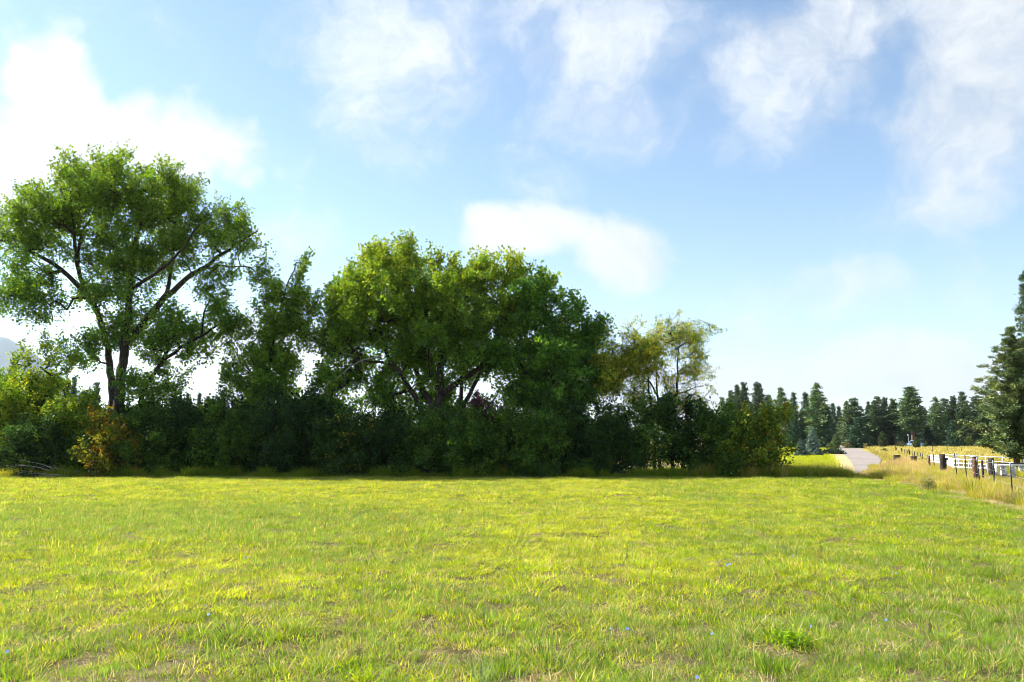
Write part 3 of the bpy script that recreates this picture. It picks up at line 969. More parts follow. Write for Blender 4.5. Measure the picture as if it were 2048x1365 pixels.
# a second rank behind keeps the hedge closed
for k, (px, tp, w) in enumerate([(20, 800, 150), (330, 800, 160), (440, 805, 150), (590, 800, 150), (720, 850, 140), (800, 850, 150), (900, 850, 150), (1000, 840, 160), (1110, 835, 160), (1210, 860, 140)]):
    where = ['the edge bush', 'the leaning stem', 'the poplar foot', 'the tall loose tipped shrub', 'the yellow leaf patch', 'the spreading trunks', 'the forked trunk', 'the pinkish bush', 'the dense dark cottonwood', 'the dip beside the yellowing tree'][k]
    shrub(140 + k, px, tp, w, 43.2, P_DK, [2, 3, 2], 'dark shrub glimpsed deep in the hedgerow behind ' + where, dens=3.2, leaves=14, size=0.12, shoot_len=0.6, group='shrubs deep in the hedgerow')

# ---- grey fallen branches lying at the foot of the hedge
rng = np.random.RandomState(31)
fb = MB()
B0 = np.array([gx(90, 38.8), 38.8, 0.0])
for k in range(16):
    x0 = rng.uniform(85, 170)
    z0 = rng.uniform(0.05, 0.5)
    a = np.array([gx(x0, 38.8), 38.8 + rng.uniform(-0.3, 0.5), z0])
    L = rng.uniform(1.2, 2.7)
    s = np.linspace(0, 1, 7)[:, None]
    dirv = np.array([-1, rng.uniform(-0.25, 0.25), rng.uniform(0.05, 0.5)])
    pts = a + dirv * L * s + np.array([0, 0, -1.0]) * (s ** 2) * L * rng.uniform(0.1, 0.4) + rng.normal(0, 0.03, (7, 3))
    pts[:, 2] = np.maximum(pts[:, 2], 0.05)
    fb.tube(pts - B0, np.linspace(0.022, 0.006, 7), 5)
root = thing('fallen_branch', 'tangle of bare grey fallen branches at the foot of the hedgerow', 'branch', B0)
tag(link('twigs', fb.build('twigs', M_DEAD, True), root), kind='stuff')

# ---------------------------------------------------------------- conifers


def pine_mesh(seed, H, W, kind):
    """returns trunk mesh and crown mesh standing on the origin"""
    r = np.random.RandomState(seed)
    tm = MB()
    n = 10
    zz = np.linspace(0, H * 0.97, n)
    ax = np.stack([0.04 * H * 0.2 * np.cumsum(r.normal(0, 0.3, n)), 0.04 * H * 0.2 * np.cumsum(r.normal(0, 0.3, n)), zz], 1)
    ax[0, :2] = 0
    tm.tube(ax, np.linspace(0.018 * H, 0.003 * H, n), 8, r, 0.05)
    A, Bq, lv, ld = [], [], [], []
    z = H * {'pine': 0.07, 'fir': 0.03, 'spruce': 0.03, 'tall': 0.32, 'young': 0.04, 'cedar': 0.10}[kind]
    z0 = z
    step = H * {'pine': 0.045, 'fir': 0.032, 'spruce': 0.05, 'tall': 0.04, 'young': 0.06, 'cedar': 0.03}[kind]
    while z < H * 0.985:
        f = (z - z0) / (H - z0)
        if kind in ('pine', 'tall'):
            prof = (1 - f) ** 0.85 * 1.12 * (0.45 + 0.55 * min(1, f / 0.35)) * r.uniform(0.65, 1.15)
        elif kind == 'young':
            prof = (1 - f) ** 0.75 * (0.6 + 0.4 * min(1, f / 0.25)) * r.uniform(0.8, 1.1)
        elif kind == 'cedar':
            prof = (1 - f) ** 0.8 * r.uniform(0.45, 1.25)
        else:
            prof = (1 - f) ** 0.9 * r.uniform(0.8, 1.1)
        nb = {'pine': 5, 'tall': 5, 'fir': 7, 'spruce': 9, 'young': 7, 'cedar': 6}[kind]
        c = np.array([np.interp(z, zz, ax[:, 0]), np.interp(z, zz, ax[:, 1]), z])
        a0 = r.uniform(0, 2 * pi)
        for b in range(nb):
            a = a0 + 2 * pi * b / nb + r.normal(0, 0.25)
            L = max(0.04 * H * 0.3, W * 0.5 * prof * r.uniform(0.7, 1.1))
            slope = {'pine': 0.25 - 0.45 * (1 - f), 'tall': 0.2 - 0.4 * (1 - f), 'fir': 0.1 - 0.4 * (1 - f), 'spruce': 0.15 - 0.35 * (1 - f), 'young': 0.7, 'cedar': 0.55 - 0.25 * (1 - f)}[kind] + r.normal(0, 0.08)
            d = norm(np.array([cos(a), sin(a), slope]))
            e = c + d * L
            e[2] += 0.10 * L
            A.append(c); Bq.append(e)
            m = max(2, int(L / (0.035 * H if kind != 'cedar' else 0.03 * H)) + 1)
            for q in range(m):
                t = (q + 0.6) / m if kind != 'pine' else 0.35 + 0.65 * (q + 0.6) / m
                lv.append(c + (e - c) * t + r.normal(0, 0.012 * H, 3))
                ld.append(d)
        z += step * r.uniform(0.75, 1.25)
    lv.append(np.array([ax[-1, 0], ax[-1, 1], H * 0.97])); ld.append(np.array([0, 0, 1.0]))
    A, Bq = np.array(A), np.array(Bq)
    V, F = segs(A, Bq, np.full(len(A), 0.0035 * H), np.full(len(A), 0.001 * H), 4)
    tm.add(V, F)
    lv, ld = np.array(lv), np.array(ld)
    tp_ = 0.40 + 0.60 * np.clip((1 - lv[:, 2] / H) / 0.45, 0, 1)
    k = {'pine': 20, 'tall': 20, 'fir': 14, 'spruce': 16, 'young': 16, 'cedar': 22}[kind]
    i = np.repeat(np.arange(len(lv)), k)
    sig = {'pine': 0.020, 'tall': 0.02, 'fir': 0.016, 'spruce': 0.022, 'young': 0.03, 'cedar': 0.013}[kind] * H
    near_ = kind == 'cedar' or (kind == 'pine' and seed == 500 + 17 * 4 + 12)
    if near_:
        i = np.repeat(i, 3)
    C = lv[i] + r.normal(0, 1, (len(i), 3)) * sig * np.array([1, 1, 0.6]) * tp_[i][:, None]
    sz = {'pine': 0.042, 'tall': 0.042, 'fir': 0.036, 'spruce': 0.055, 'young': 0.07, 'cedar': 0.03}[kind] * H * r.uniform(0.7, 1.3, len(i)) * (0.55 if near_ else 1.0) * (0.35 + 0.65 * tp_[i])
    V, F = leaf_quads(r, C, ld[i] + np.array([0, 0, 0.25 if kind in ('pine', 'tall', 'young') else -0.05]), sz, 0.0, 0.55, 0.36)
    pal = {'pine': [(0.06, 0.115, 0.05), (0.085, 0.145, 0.055), (0.12, 0.17, 0.06)], 'tall': [(0.06, 0.11, 0.04), (0.09, 0.14, 0.045)], 'fir': [(0.035, 0.08, 0.045), (0.05, 0.10, 0.05)],
           'spruce': [(0.14, 0.22, 0.20), (0.18, 0.27, 0.25), (0.11, 0.18, 0.16)], 'young': [(0.06, 0.09, 0.03), (0.08, 0.11, 0.035)], 'cedar': [(0.11, 0.16, 0.045), (0.15, 0.19, 0.05), (0.07, 0.12, 0.04)]}[kind]
    col = palette(r, len(lv), pal, np.ones(len(pal)), 0.15)[i]
    col = np.repeat(np.clip(col * (1 + r.normal(0, 0.15, (len(col), 1))), 0.003, 0.9), 4, 0)
    return tm.build('trunk', M_PINEBARK, True), mesh('crown', V, F, M_NEEDLE, col)


PROTO = {}


def conifer(kind, var, px, top, wpx, Y, label, group, name='pine_tree', rot=None, base_px=None):
    H0, W0 = {'pine': (10, 4.2), 'tall': (10, 3.2), 'fir': (10, 3.4), 'spruce': (4, 2.6), 'young': (4, 2.6), 'cedar': (10, 6.0)}[kind]
    if (kind, var) not in PROTO:
        PROTO[(kind, var)] = pine_mesh(500 + 17 * var + len(kind) * 3, H0, W0, kind)
    tme, cme = PROTO[(kind, var)]
    H = at(px, top, Y)[2]
    W = wpx / FPX * Y * (1.38 if Y > 80 and kind in ('pine', 'tall', 'fir') else 1.0)
    root = thing(name, label, 'tree', (gx(px, Y), Y, -0.02), group)
    root.scale = (W / W0, W / W0, H / H0)
    root.rotation_euler = (0, 0, rot if rot is not None else (px * 1.7) % 6.28)
    link('trunk', tme, root)
    link('crown', cme, root)
    return root


GF = 'conifers of the far grove'
far = [('pine', 0, 1448, 793, 26, 185, 'short pine whose tip shows nearest the yellowing tree'),
       ('pine', 1, 1466, 780, 30, 190, 'rounded pine, second treetop behind the hedgerow end'),
       ('tall', 0, 1476, 769, 24, 196, 'narrow pine of the close pair rising behind the last bush, nearer the hedge'),
       ('tall', 1, 1492, 768, 24, 190, 'narrow pine of the close pair rising behind the last bush, nearer the road'),
       ('pine', 2, 1518, 766, 34, 186, 'full dark pine standing highest behind the last bush'),
       ('pine', 0, 1540, 788, 28, 196, 'lower pine filling the dip beside the highest bush side pine'),
       ('pine', 1, 1566, 774, 40, 182, 'broad dark pine with pointed tip left of the spruces'),
       ('fir', 0, 1591, 784, 26, 180, 'narrow fir directly above the smaller blue spruce'),
       ('pine', 2, 1614, 786, 36, 184, 'bushy pine directly above the larger blue spruce'),
       ('pine', 3, 1638, 769, 46, 178, 'big dark pine with knobbly crown at the road, highest of its side'),
       ('fir', 1, 1655, 812, 34, 176, 'dark fir low on the road side of the big knobbly pine'),
       ('fir', 0, 1669, 806, 20, 290, 'pale distant fir seen through the gap where the road ends'),
       ('fir', 2, 1680, 812, 18, 300, 'second pale distant fir in the gap where the road ends'),
       ('pine', 3, 1696, 804, 30, 200, 'pine just past the gap, behind the paler round pine'),
       ('pine', 1, 1713, 795, 44, 186, 'round topped grey green pine facing the end of the road'),
       ('fir', 2, 1717, 834, 34, 172, 'pointed lighter fir in front of the round topped pine'),
       ('fir', 1, 1740, 803, 24, 230, 'bluish pine set back behind the round topped pine'),
       ('pine', 0, 1757, 792, 38, 188, 'tall pine with pointed crown above the young roadside pine'),
       ('pine', 2, 1774, 796, 32, 190, 'pine leaning against the pointed one above the young roadside pine'),
       ('tall', 1, 1791, 800, 26, 186, 'slim pine midway between the young pine and the tall lone one'),
       ('fir', 0, 1807, 811, 26, 192, 'dark fir just before the tall lone pine'),
       ('tall', 0, 1826, 773, 38, 180, 'tall lone pine with bare lower trunk rising above its neighbours'),
       ('fir', 1, 1852, 815, 18, 300, 'faint distant fir just past the tall lone pine'),
       ('fir', 2, 1856, 850, 30, 182, 'short dark drooping fir beside the tall lone pine'),
       ('pine', 3, 1876, 797, 32, 186, 'pine starting the last clump, above the dark gate post'),
       ('pine', 1, 1892, 796, 34, 190, 'second pine of the last clump before the cedar'),
       ('pine', 2, 1912, 793, 36, 186, 'third pine of the last clump before the cedar'),
       ('fir', 0, 1908, 840, 26, 172, 'small pointed fir in front of the last clump'),
       ('pine', 0, 1932, 782, 34, 184, 'pine half hidden behind the tip of the near cedar'),
       ('pine', 1, 1960, 790, 40, 188, 'pine behind the body of the near cedar'),
       ('pine', 2, 1990, 785, 40, 190, 'pine behind the trunk of the near cedar'),
       ('pine', 3, 2030, 780, 40, 188, 'pine behind the near cedar at the picture edge')]
rw = np.random.RandomState(3)
for kd, v, px, tp, w, Y, lb in far:
    conifer(kd, v, px, tp, w * rw.uniform(0.9, 1.45), Y, lb, GF, 'pine_tree' if kd in ('pine', 'tall') else 'fir_tree')
rk = np.random.RandomState(8)
for k in range(26):
    px = 1440 + k * 24 + rk.uniform(-8, 8)
    if 1672 < px < 1690:
        continue
    conifer('fir' if k % 3 else 'pine', k % 3, px, rk.uniform(796, 836), rk.uniform(28, 44), rk.uniform(225, 260), 'dark conifer standing deep inside the far grove, behind its front row', 'conifers deep inside the far grove', 'fir_tree' if k % 3 else 'pine_tree')
for px, tp, w, Y, kd, v, lb in [(-20, 735, 70, 90, 'fir', 1, 'dark fir cut by the picture edge behind the edge bush'), (14, 716, 44, 95, 'pine', 0, 'dark pine tip below the blue mountain'), (128, 758, 30, 110, 'fir', 0, 'blue green fir behind the bush between mountain and trunk'),
                                (140, 752, 26, 115, 'fir', 2, 'second blue green fir behind the bush between mountain and trunk'), (186, 764, 34, 110, 'fir', 1, 'bluish fir beside the tallest trunk'),
                                (160, 780, 30, 120, 'pine', 1, 'low bluish pine left of the tallest trunk'), (372, 786, 24, 150, 'fir', 0, 'first small far fir under the arched limb'), (394, 785, 22, 155, 'fir', 2, 'second small far fir under the arched limb'),
                                (412, 792, 22, 150, 'fir', 1, 'third small far fir under the arched limb'), (445, 795, 26, 150, 'fir', 0, 'small far fir beside the poplar'), (1222, 812, 20, 190, 'fir', 1, 'far fir in the gap before the yellowing tree'),
                                (1238, 816, 20, 200, 'fir', 2, 'second far fir in the gap before the yellowing tree'), (1210, 822, 22, 190, 'pine', 0, 'low far pine in the gap before the yellowing tree')]:
    conifer(kd, v, px, tp, w, Y, lb, 'conifers far behind the hedgerow', 'pine_tree' if kd == 'pine' else 'fir_tree')

conifer('spruce', 0, 1625, 855, 40, 92, 'larger of the two blue spruces on the mown lawn', 'blue spruces on the lawn', 'spruce_tree')
conifer('spruce', 1, 1602, 877, 32, 88, 'smaller of the two blue spruces on the mown lawn', 'blue spruces on the lawn', 'spruce_tree')
conifer('young', 0, 1765, 864, 24, 160, 'young pine by the bend of the road', 'young pines in the pasture', 'pine_tree')
conifer('young', 1, 1832, 876, 20, 150, 'young pine alone in the pasture beyond the fence', 'young pines in the pasture', 'pine_tree')
conifer('young', 2, 1851, 883, 12, 165, 'smallest young pine under the far grove', 'young pines in the pasture', 'pine_tree')
conifer('young', 0, 1868, 884, 12, 168, 'tiny young pine next to the smallest one', 'young pines in the pasture', 'pine_tree')
conifer('young', 1, 1672, 868, 22, 165, 'dark young pine where the road meets the grove', 'young pines in the pasture', 'pine_tree')
# the cedar and the tall pine by the fence at the right
ced = conifer('cedar', 0, 2030, 655, 205, 46, 'near cedar with feathery upswept sprays by the white fence', None, 'cedar_tree', rot=1.1)
ced.rotation_euler = (0, -0.10, 1.1)
conifer('pine', 4, 2078, 535, 120, 53, 'near dark pine cut by the picture edge behind the cedar', None, 'pine_tree', rot=0.4)


def low_bush(seed, px, top, base_y, wpx, pal, label, Y, cat='shrub', size=None, n=900, up=0.5, group=None):
    """small rounded bush far off"""
    r = np.random.RandomState(seed)
    root = thing('bush', label, cat, (gx(px, Y), Y, 0.0), group)
    H = at(px, top, Y)[2]
    W = wpx / FPX * Y
    c = norm(r.normal(0, 1, (n, 3)))
    c[:, 2] = np.abs(c[:, 2])
    rr = r.uniform(0.3, 1, (n, 1)) ** 0.5 * (1 + 0.12 * np.sin(5 * c[:, :1] + 3 * c[:, 1:2]))
    C = c * rr * np.array([W / 2, W / 2, H * 0.92])
    sz = (size or 0.1 * max(H, W)) * r.uniform(0.7, 1.3, n)
    V, F = leaf_quads(r, C, norm(C + np.array([0, 0, up])), sz, -0.2, 0.6, 0.5)
    col = np.repeat(palette(r, n, pal, np.ones(len(pal))), 4, 0)
    link('foliage', mesh('foliage', V, F, M_SHRUB, col), root)
    mb = MB()
    for k in range(5):
        a = r.uniform(0, 2 * pi)
        mb.tube([(0, 0, -0.02), (0.12 * W * cos(a), 0.12 * W * sin(a), 0.35 * H), (0.28 * W * cos(a), 0.28 * W * sin(a), 0.7 * H)], [0.02 * H, 0.015 * H, 0.006 * H], 5)
    link('stems', mb.build('stems', M_BARK_D, True), root)
    return root


P_JUN = [(0.025, 0.045, 0.025), (0.035, 0.06, 0.03)]
low_bush(61, 1664, 898, 909, 46, P_JUN, 'low spreading dark juniper between the spruces and the road', 100, n=1500, size=0.22)
low_bush(62, 1620, 906, 912, 44, P_JUN, 'dark ground cover patch at the foot of the blue spruces', 93, n=1200, size=0.2)
low_bush(63, 1767, 895, 907, 14, [(0.06, 0.085, 0.03), (0.05, 0.07, 0.028)], 'small round bush by the bend of the road', 108, n=700)
low_bush(64, 1660, 884, 898, 18, [(0.09, 0.12, 0.035), (0.07, 0.10, 0.03)], 'light green bush behind the juniper', 150, n=700)
low_bush(65, 1700, 878, 896, 26, [(0.20, 0.16, 0.09), (0.13, 0.12, 0.06)], 'straw brown bush at the end of the road', 172, n=800)
low_bush(66, 1731, 886, 897, 10, [(0.22, 0.15, 0.05), (0.12, 0.13, 0.04)], 'small rusty bush at the edge of the road end', 168, n=500)
low_bush(67, 1800, 884, 895, 24, [(0.11, 0.11, 0.06), (0.08, 0.09, 0.045)], 'grey green bush under the slim pine', 172, n=800)

# ---------------------------------------------------------------- grasses


def blades(rng, n, h, radius, width, lean, curve, cols, wts, jit=0.15, seed_head=0.0):
    """one tuft: bent tapering blades; returns vertices, faces, colours"""
    a = rng.uniform(0, 2 * pi, n)
    rr = radius * np.sqrt(rng.uniform(0, 1, n))
    ph = a + rng.normal(0, 0.9, n)
    base = np.stack([rr * np.cos(a), rr * np.sin(a), np.full(n, -0.02)], 1)
    d = np.stack([np.cos(ph), np.sin(ph), np.zeros(n)], 1)
    side = np.stack([-np.sin(ph + rng.normal(0, 0.6, n)), np.cos(ph + rng.normal(0, 0.6, n)), np.zeros(n)], 1)
    H = rng.uniform(h[0], h[1], n)
    ln = np.abs(rng.normal(lean, lean * 0.5 + 0.03, n))
    cv = np.abs(rng.normal(curve, curve * 0.5 + 0.02, n))
    S = [0.0, 0.4, 0.75, 1.0]
    Wd = [0.8, 1.0, 0.7, 0.0]
    rows = []
    for s, w in zip(S, Wd):
        hor = (ln * s + cv * s * s) * H
        zz = H * s * (1 - 0.45 * np.clip(cv, 0, 1.4) * s)
        c = base + d * hor[:, None] + np.array([0, 0, 1.0]) * zz[:, None]
        if w > 0:
            hw = (width * w * 0.5)
            rows += [c - side * hw, c + side * hw]
        else:
            rows.append(c)
    V = np.stack(rows, 1).reshape(-1, 3)
    o = (np.arange(n) * 7)[:, None]
    F4 = np.concatenate([o + np.array([0, 1, 3, 2]), o + np.array([2, 3, 5, 4])])
    F3 = o + np.array([4, 5, 6])
    C = np.repeat(palette(rng, n, cols, wts, jit), 7, 0)
    return V, F4, F3, C


def tuft_ob(name, seed, parts, mat):
    r = np.random.RandomState(seed)
    mb = MB()
    for kw in parts:
        V, F4, F3, C = blades(r, **kw)
        mb.add(V, F4, F3, C)
    return bpy.data.objects.new(name, mb.build(name, mat))


def scatter(name, label, pts, rot, scl, idx, sources, cat=None):
    """one grass object: geometry nodes set the tufts on the points"""
    me = bpy.data.meshes.new(name)
    me.vertices.add(len(pts))
    me.vertices.foreach_set('co', np.asarray(pts, np.float32).ravel())
    for nm, typ, dat in (('rot', 'FLOAT_VECTOR', rot), ('scl', 'FLOAT_VECTOR', scl)):
        at_ = me.attributes.new(nm, typ, 'POINT')
        at_.data.foreach_set('vector', np.asarray(dat, np.float32).ravel())
    ai = me.attributes.new('idx', 'INT', 'POINT')
    ai.data.foreach_set('value', np.asarray(idx, np.int32))
    o = link(name, me)
    src = bpy.data.collections.new(name + '_tufts')
    for s in sources:
        src.objects.link(s)
    ng = bpy.data.node_groups.new(name, 'GeometryNodeTree')
    ng.interface.new_socket('Geometry', in_out='INPUT', socket_type='NodeSocketGeometry')
    ng.interface.new_socket('Geometry', in_out='OUTPUT', socket_type='NodeSocketGeometry')
    N, L = ng.nodes, ng.links
    gi, go = N.new('NodeGroupInput'), N.new('NodeGroupOutput')
    ci = N.new('GeometryNodeCollectionInfo')
    ci.inputs['Collection'].default_value = src
    ci.inputs['Separate Children'].default_value = True
    ci.inputs['Reset Children'].default_value = True
    ip = N.new('GeometryNodeInstanceOnPoints')
    ip.inputs['Pick Instance'].default_value = True
    L.new(gi.outputs[0], ip.inputs['Points'])
    L.new(ci.outputs[0], ip.inputs['Instance'])
    for nm, typ, sock in (('rot', 'FLOAT_VECTOR', 'Rotation'), ('scl', 'FLOAT_VECTOR', 'Scale'), ('idx', 'INT', 'Instance Index')):
        na = N.new('GeometryNodeInputNamedAttribute')
        na.data_type = typ
        na.inputs['Name'].default_value = nm
        L.new(na.outputs[0], ip.inputs[sock])
    L.new(ip.outputs[0], go.inputs[0])
    md = o.modifiers.new('tufts', 'NODES')
    md.node_group = ng
    tag(o, label, cat, kind='stuff')
    return o


GY = [(0.47, 0.55, 0.012), (0.41, 0.50, 0.012), (0.56, 0.58, 0.02), (0.30, 0.42, 0.014)]
GG = [(0.20, 0.32, 0.02), (0.26, 0.37, 0.02), (0.14, 0.26, 0.022)]
GB = [(0.13, 0.24, 0.045), (0.18, 0.29, 0.05), (0.22, 0.32, 0.05)]
GD = [(0.48, 0.38, 0.18), (0.58, 0.47, 0.26), (0.36, 0.27, 0.12)]
GO = [(0.46, 0.30, 0.08), (0.50, 0.36, 0.10), (0.38, 0.24, 0.08)]

tufts = []
for k in range(4):      # 0-3 yellow green meadow grass
    tufts.append(tuft_ob('a%d_yellow_tuft' % k, 900 + k, [dict(n=36, h=(0.035, 0.095), radius=0.14, width=0.0065, lean=0.45, curve=0.45, cols=GY, wts=[3, 3, 2, 2]),
                                                           dict(n=4, h=(0.08, 0.14), radius=0.13, width=0.007, lean=0.6, curve=0.6, cols=GD, wts=[1, 1, 1])], M_GRASS))
for k in range(3):      # 4-6 green
    tufts.append(tuft_ob('b%d_green_tuft' % k, 920 + k, [dict(n=34, h=(0.04, 0.115), radius=0.13, width=0.0065, lean=0.35, curve=0.35, cols=GG, wts=[3, 3, 2])], M_GRASS))
for k in range(3):      # 7-9 fine blue green
    tufts.append(tuft_ob('c%d_fine_tuft' % k, 940 + k, [dict(n=30, h=(0.06, 0.16), radius=0.11, width=0.0055, lean=0.25, curve=0.2, cols=GB, wts=[2, 3, 2]),
                                                         dict(n=5, h=(0.1, 0.2), radius=0.1, width=0.005, lean=0.3, curve=0.3, cols=GD, wts=[1, 1, 1])], M_GRASS))
for k in range(3):      # 10-12 straw litter lying flat
    tufts.append(tuft_ob('d%d_straw_litter' % k, 960 + k, [dict(n=16, h=(0.03, 0.085), radius=0.15, width=0.005, lean=1.6, curve=0.7, cols=GD, wts=[3, 3, 2])], M_DRY))
for k in range(2):      # 13-14 orange brown dried stalks
    tufts.append(tuft_ob('e%d_brown_tuft' % k, 970 + k, [dict(n=14, h=(0.07, 0.16), radius=0.12, width=0.005, lean=0.25, curve=0.2, cols=GO, wts=[1, 1, 1]),
                                                          dict(n=10, h=(0.07, 0.15), radius=0.12, width=0.008, lean=0.35, curve=0.35, cols=GY, wts=[3, 3, 2, 2])], M_DRY))


def fence_x(y):
    return 4.4 + 0.44 * np.asarray(y, float)


def sstep(x, a, b):
    t = np.clip((x - a) / (b - a), 0, 1)
    return t * t * (3 - 2 * t)


def meadow():
    r = np.random.RandomState(77)
    P, S, I, T = [], [], [], []
    for (y0, y1, dens, scl) in ((4.5, 9.0, 150, 0.9), (9.0, 15.0, 105, 0.95), (15.0, 24.0, 75, 1.05), (24.0, 39.6, 46, 1.25)):
        wmax = 0.66 * y1 + 2.5
        n = int((y1 - y0) * 2 * wmax * dens)
        x = r.uniform(-wmax, wmax, n)
        y = r.uniform(y0, y1, n)
        keep = np.abs(x) < 0.66 * y + 2.0
        # stop short of the fence strip and the hedge foot
        edge = fence_x(y) + np.interp(y, [5, 17, 27, 38], [0.3, -0.1, -1.4, -4.3])
        keep &= x < edge + 0.5 * wave(y, y * 0, 21, 5.0, 2)
        x, y = x[keep], y[keep]
        n = len(x)
        px = 1024 + FPX * x / y
        w1 = wave(x, y, 31, 6.0, 3)
        w2 = wave(x, y, 32, 2.2, 3)
        w3 = wave(x, y, 33, 0.9, 2)
        bare = sstep(11.5 - y, 0, 5) * 0.55 + 0.10
        wy = 1.3 * sstep(2400 - px, 0, 1300) * (0.35 + sstep(y, 7.6, 10.0)) * np.clip(1 + 0.7 * w1, 0.1, 2)
        band = np.exp(-((y - 18.5) / 3.6) ** 2) * sstep(850 - px, -150, 450) * 2.6
        wy = wy / (1 + 2.5 * band)
        wg = 0.45 + 0.6 * sstep(px, 1100, 1800) + 0.5 * np.clip(w2, 0, 1)
        wb = 0.15 + band + (0.25 + 0.5 * sstep(px, 900, 1500)) * sstep(12 - y, 0, 4) + 0.6 * np.clip(-w1, 0, 1)
        wd = bare * np.clip(0.65 + 0.9 * w3, 0, 2) * 1.6
        wo = 0.02 + 0.55 * sstep(w2 - w1 * 0.4, 0.40, 0.8) * sstep(y, 8, 12)
        Wt = np.stack([wy, wg, wb, wd, wo], 1)
        Wt /= Wt.sum(1, keepdims=True)
        u = r.uniform(0, 1, (n, 1))
        k = (u > np.cumsum(Wt, 1)).sum(1).clip(0, 4)
        off = np.array([0, 4, 7, 10, 13])[k]
        cnt = np.array([4, 3, 3, 3, 2])[k]
        idx = off + (r.uniform(0, 1, n) * cnt).astype(int)
        # bare spots between the nearest tufts
        gap = sstep(w3 + 0.4 * w2, 0.18, 0.5) * sstep(10.5 - y, 0, 3.0)
        alive = (k == 3) | (r.uniform(0, 1, n) > gap * 0.55)
        sc = scl * r.uniform(0.65, 1.3, n) * (1 + 0.25 * w2)
        big = r.uniform(0, 1, n) > np.where(y < 11, 0.955, 0.985)
        sc = np.where(big, sc * 1.35, sc)
        z = height(x, y)
        P.append(np.stack([x, y, z], 1)[alive]); I.append(idx[alive])
        sv = np.stack([sc, sc, sc * r.uniform(0.55, 0.95, n)], 1)
        S.append(sv[alive])
        T.append(np.stack([r.normal(0, 0.08, n), r.normal(0, 0.08, n), r.uniform(0, 2 * pi, n)], 1)[alive])
    scatter('meadow_grass', 'short yellow green meadow grass with straw between the tufts', np.vstack(P), np.vstack(T), np.vstack(S), np.concatenate(I), tufts)
    print('meadow tufts', sum(len(p) for p in P))


meadow()

# tall grass: along the fence, at the foot of the hedge, in the pasture
GT = [(0.40, 0.42, 0.025), (0.30, 0.36, 0.02), (0.48, 0.42, 0.05)]
tall = []
for k in range(3):      # 0-2 golden dry
    tall.append(tuft_ob('a%d_golden_tall' % k, 1000 + k, [dict(n=34, h=(0.35, 0.85), radius=0.22, width=0.012, lean=0.18, curve=0.25, cols=[(0.52, 0.40, 0.10), (0.58, 0.47, 0.16), (0.48, 0.33, 0.09)], wts=[2, 2, 1]),
                                                           dict(n=14, h=(0.3, 0.6), radius=0.22, width=0.013, lean=0.2, curve=0.35, cols=GT, wts=[1, 1, 1])], M_DRY))
for k in range(3):      # 3-5 yellow green
    tall.append(tuft_ob('b%d_green_tall' % k, 1020 + k, [dict(n=38, h=(0.3, 0.75), radius=0.22, width=0.014, lean=0.2, curve=0.3, cols=GT, wts=[2, 2, 2]),
                                                          dict(n=8, h=(0.4, 0.8), radius=0.22, width=0.010, lean=0.15, curve=0.2, cols=GD, wts=[1, 1, 1])], M_GRASS))
for k in range(2):      # 6-7 pinkish seed stalks
    tall.append(tuft_ob('c%d_seed_stalks' % k, 1040 + k, [dict(n=30, h=(0.5, 0.95), radius=0.25, width=0.009, lean=0.15, curve=0.2, cols=[(0.52, 0.33, 0.18), (0.58, 0.42, 0.26), (0.45, 0.26, 0.14)], wts=[1, 1, 1])], M_DRY))
for k in range(2):      # 8-9 dark green shaded weeds
    tall.append(tuft_ob('d%d_hedge_grass' % k, 1050 + k, [dict(n=30, h=(0.25, 0.7), radius=0.22, width=0.013, lean=0.22, curve=0.3, cols=GG, wts=[1, 1, 1]), dict(n=6, h=(0.4, 0.8), radius=0.2, width=0.008, lean=0.15, curve=0.2, cols=GO, wts=[1, 1, 1])], M_GRASS))
for k in range(2):      # 10-11 trampled straw
    tall.append(tuft_ob('e%d_flat_straw' % k, 1060 + k, [dict(n=26, h=(0.06, 0.25), radius=0.25, width=0.010, lean=1.3, curve=0.6, cols=[(0.56, 0.42, 0.24), (0.62, 0.5, 0.32), (0.46, 0.34, 0.2)], wts=[1, 1, 1])], M_DRY))


def put(r, x, y, idx, sc, zs=(0.8, 1.2)):
    n = len(x)
    sc = np.broadcast_to(sc, (n,)) * r.uniform(0.75, 1.25, n)
    return (np.stack([x, y, height(x, y)], 1), np.stack([r.normal(0, 0.06, n), r.normal(0, 0.06, n), r.uniform(0, 2 * pi, n)], 1),
            np.stack([sc, sc, sc * r.uniform(zs[0], zs[1], n)], 1), idx)


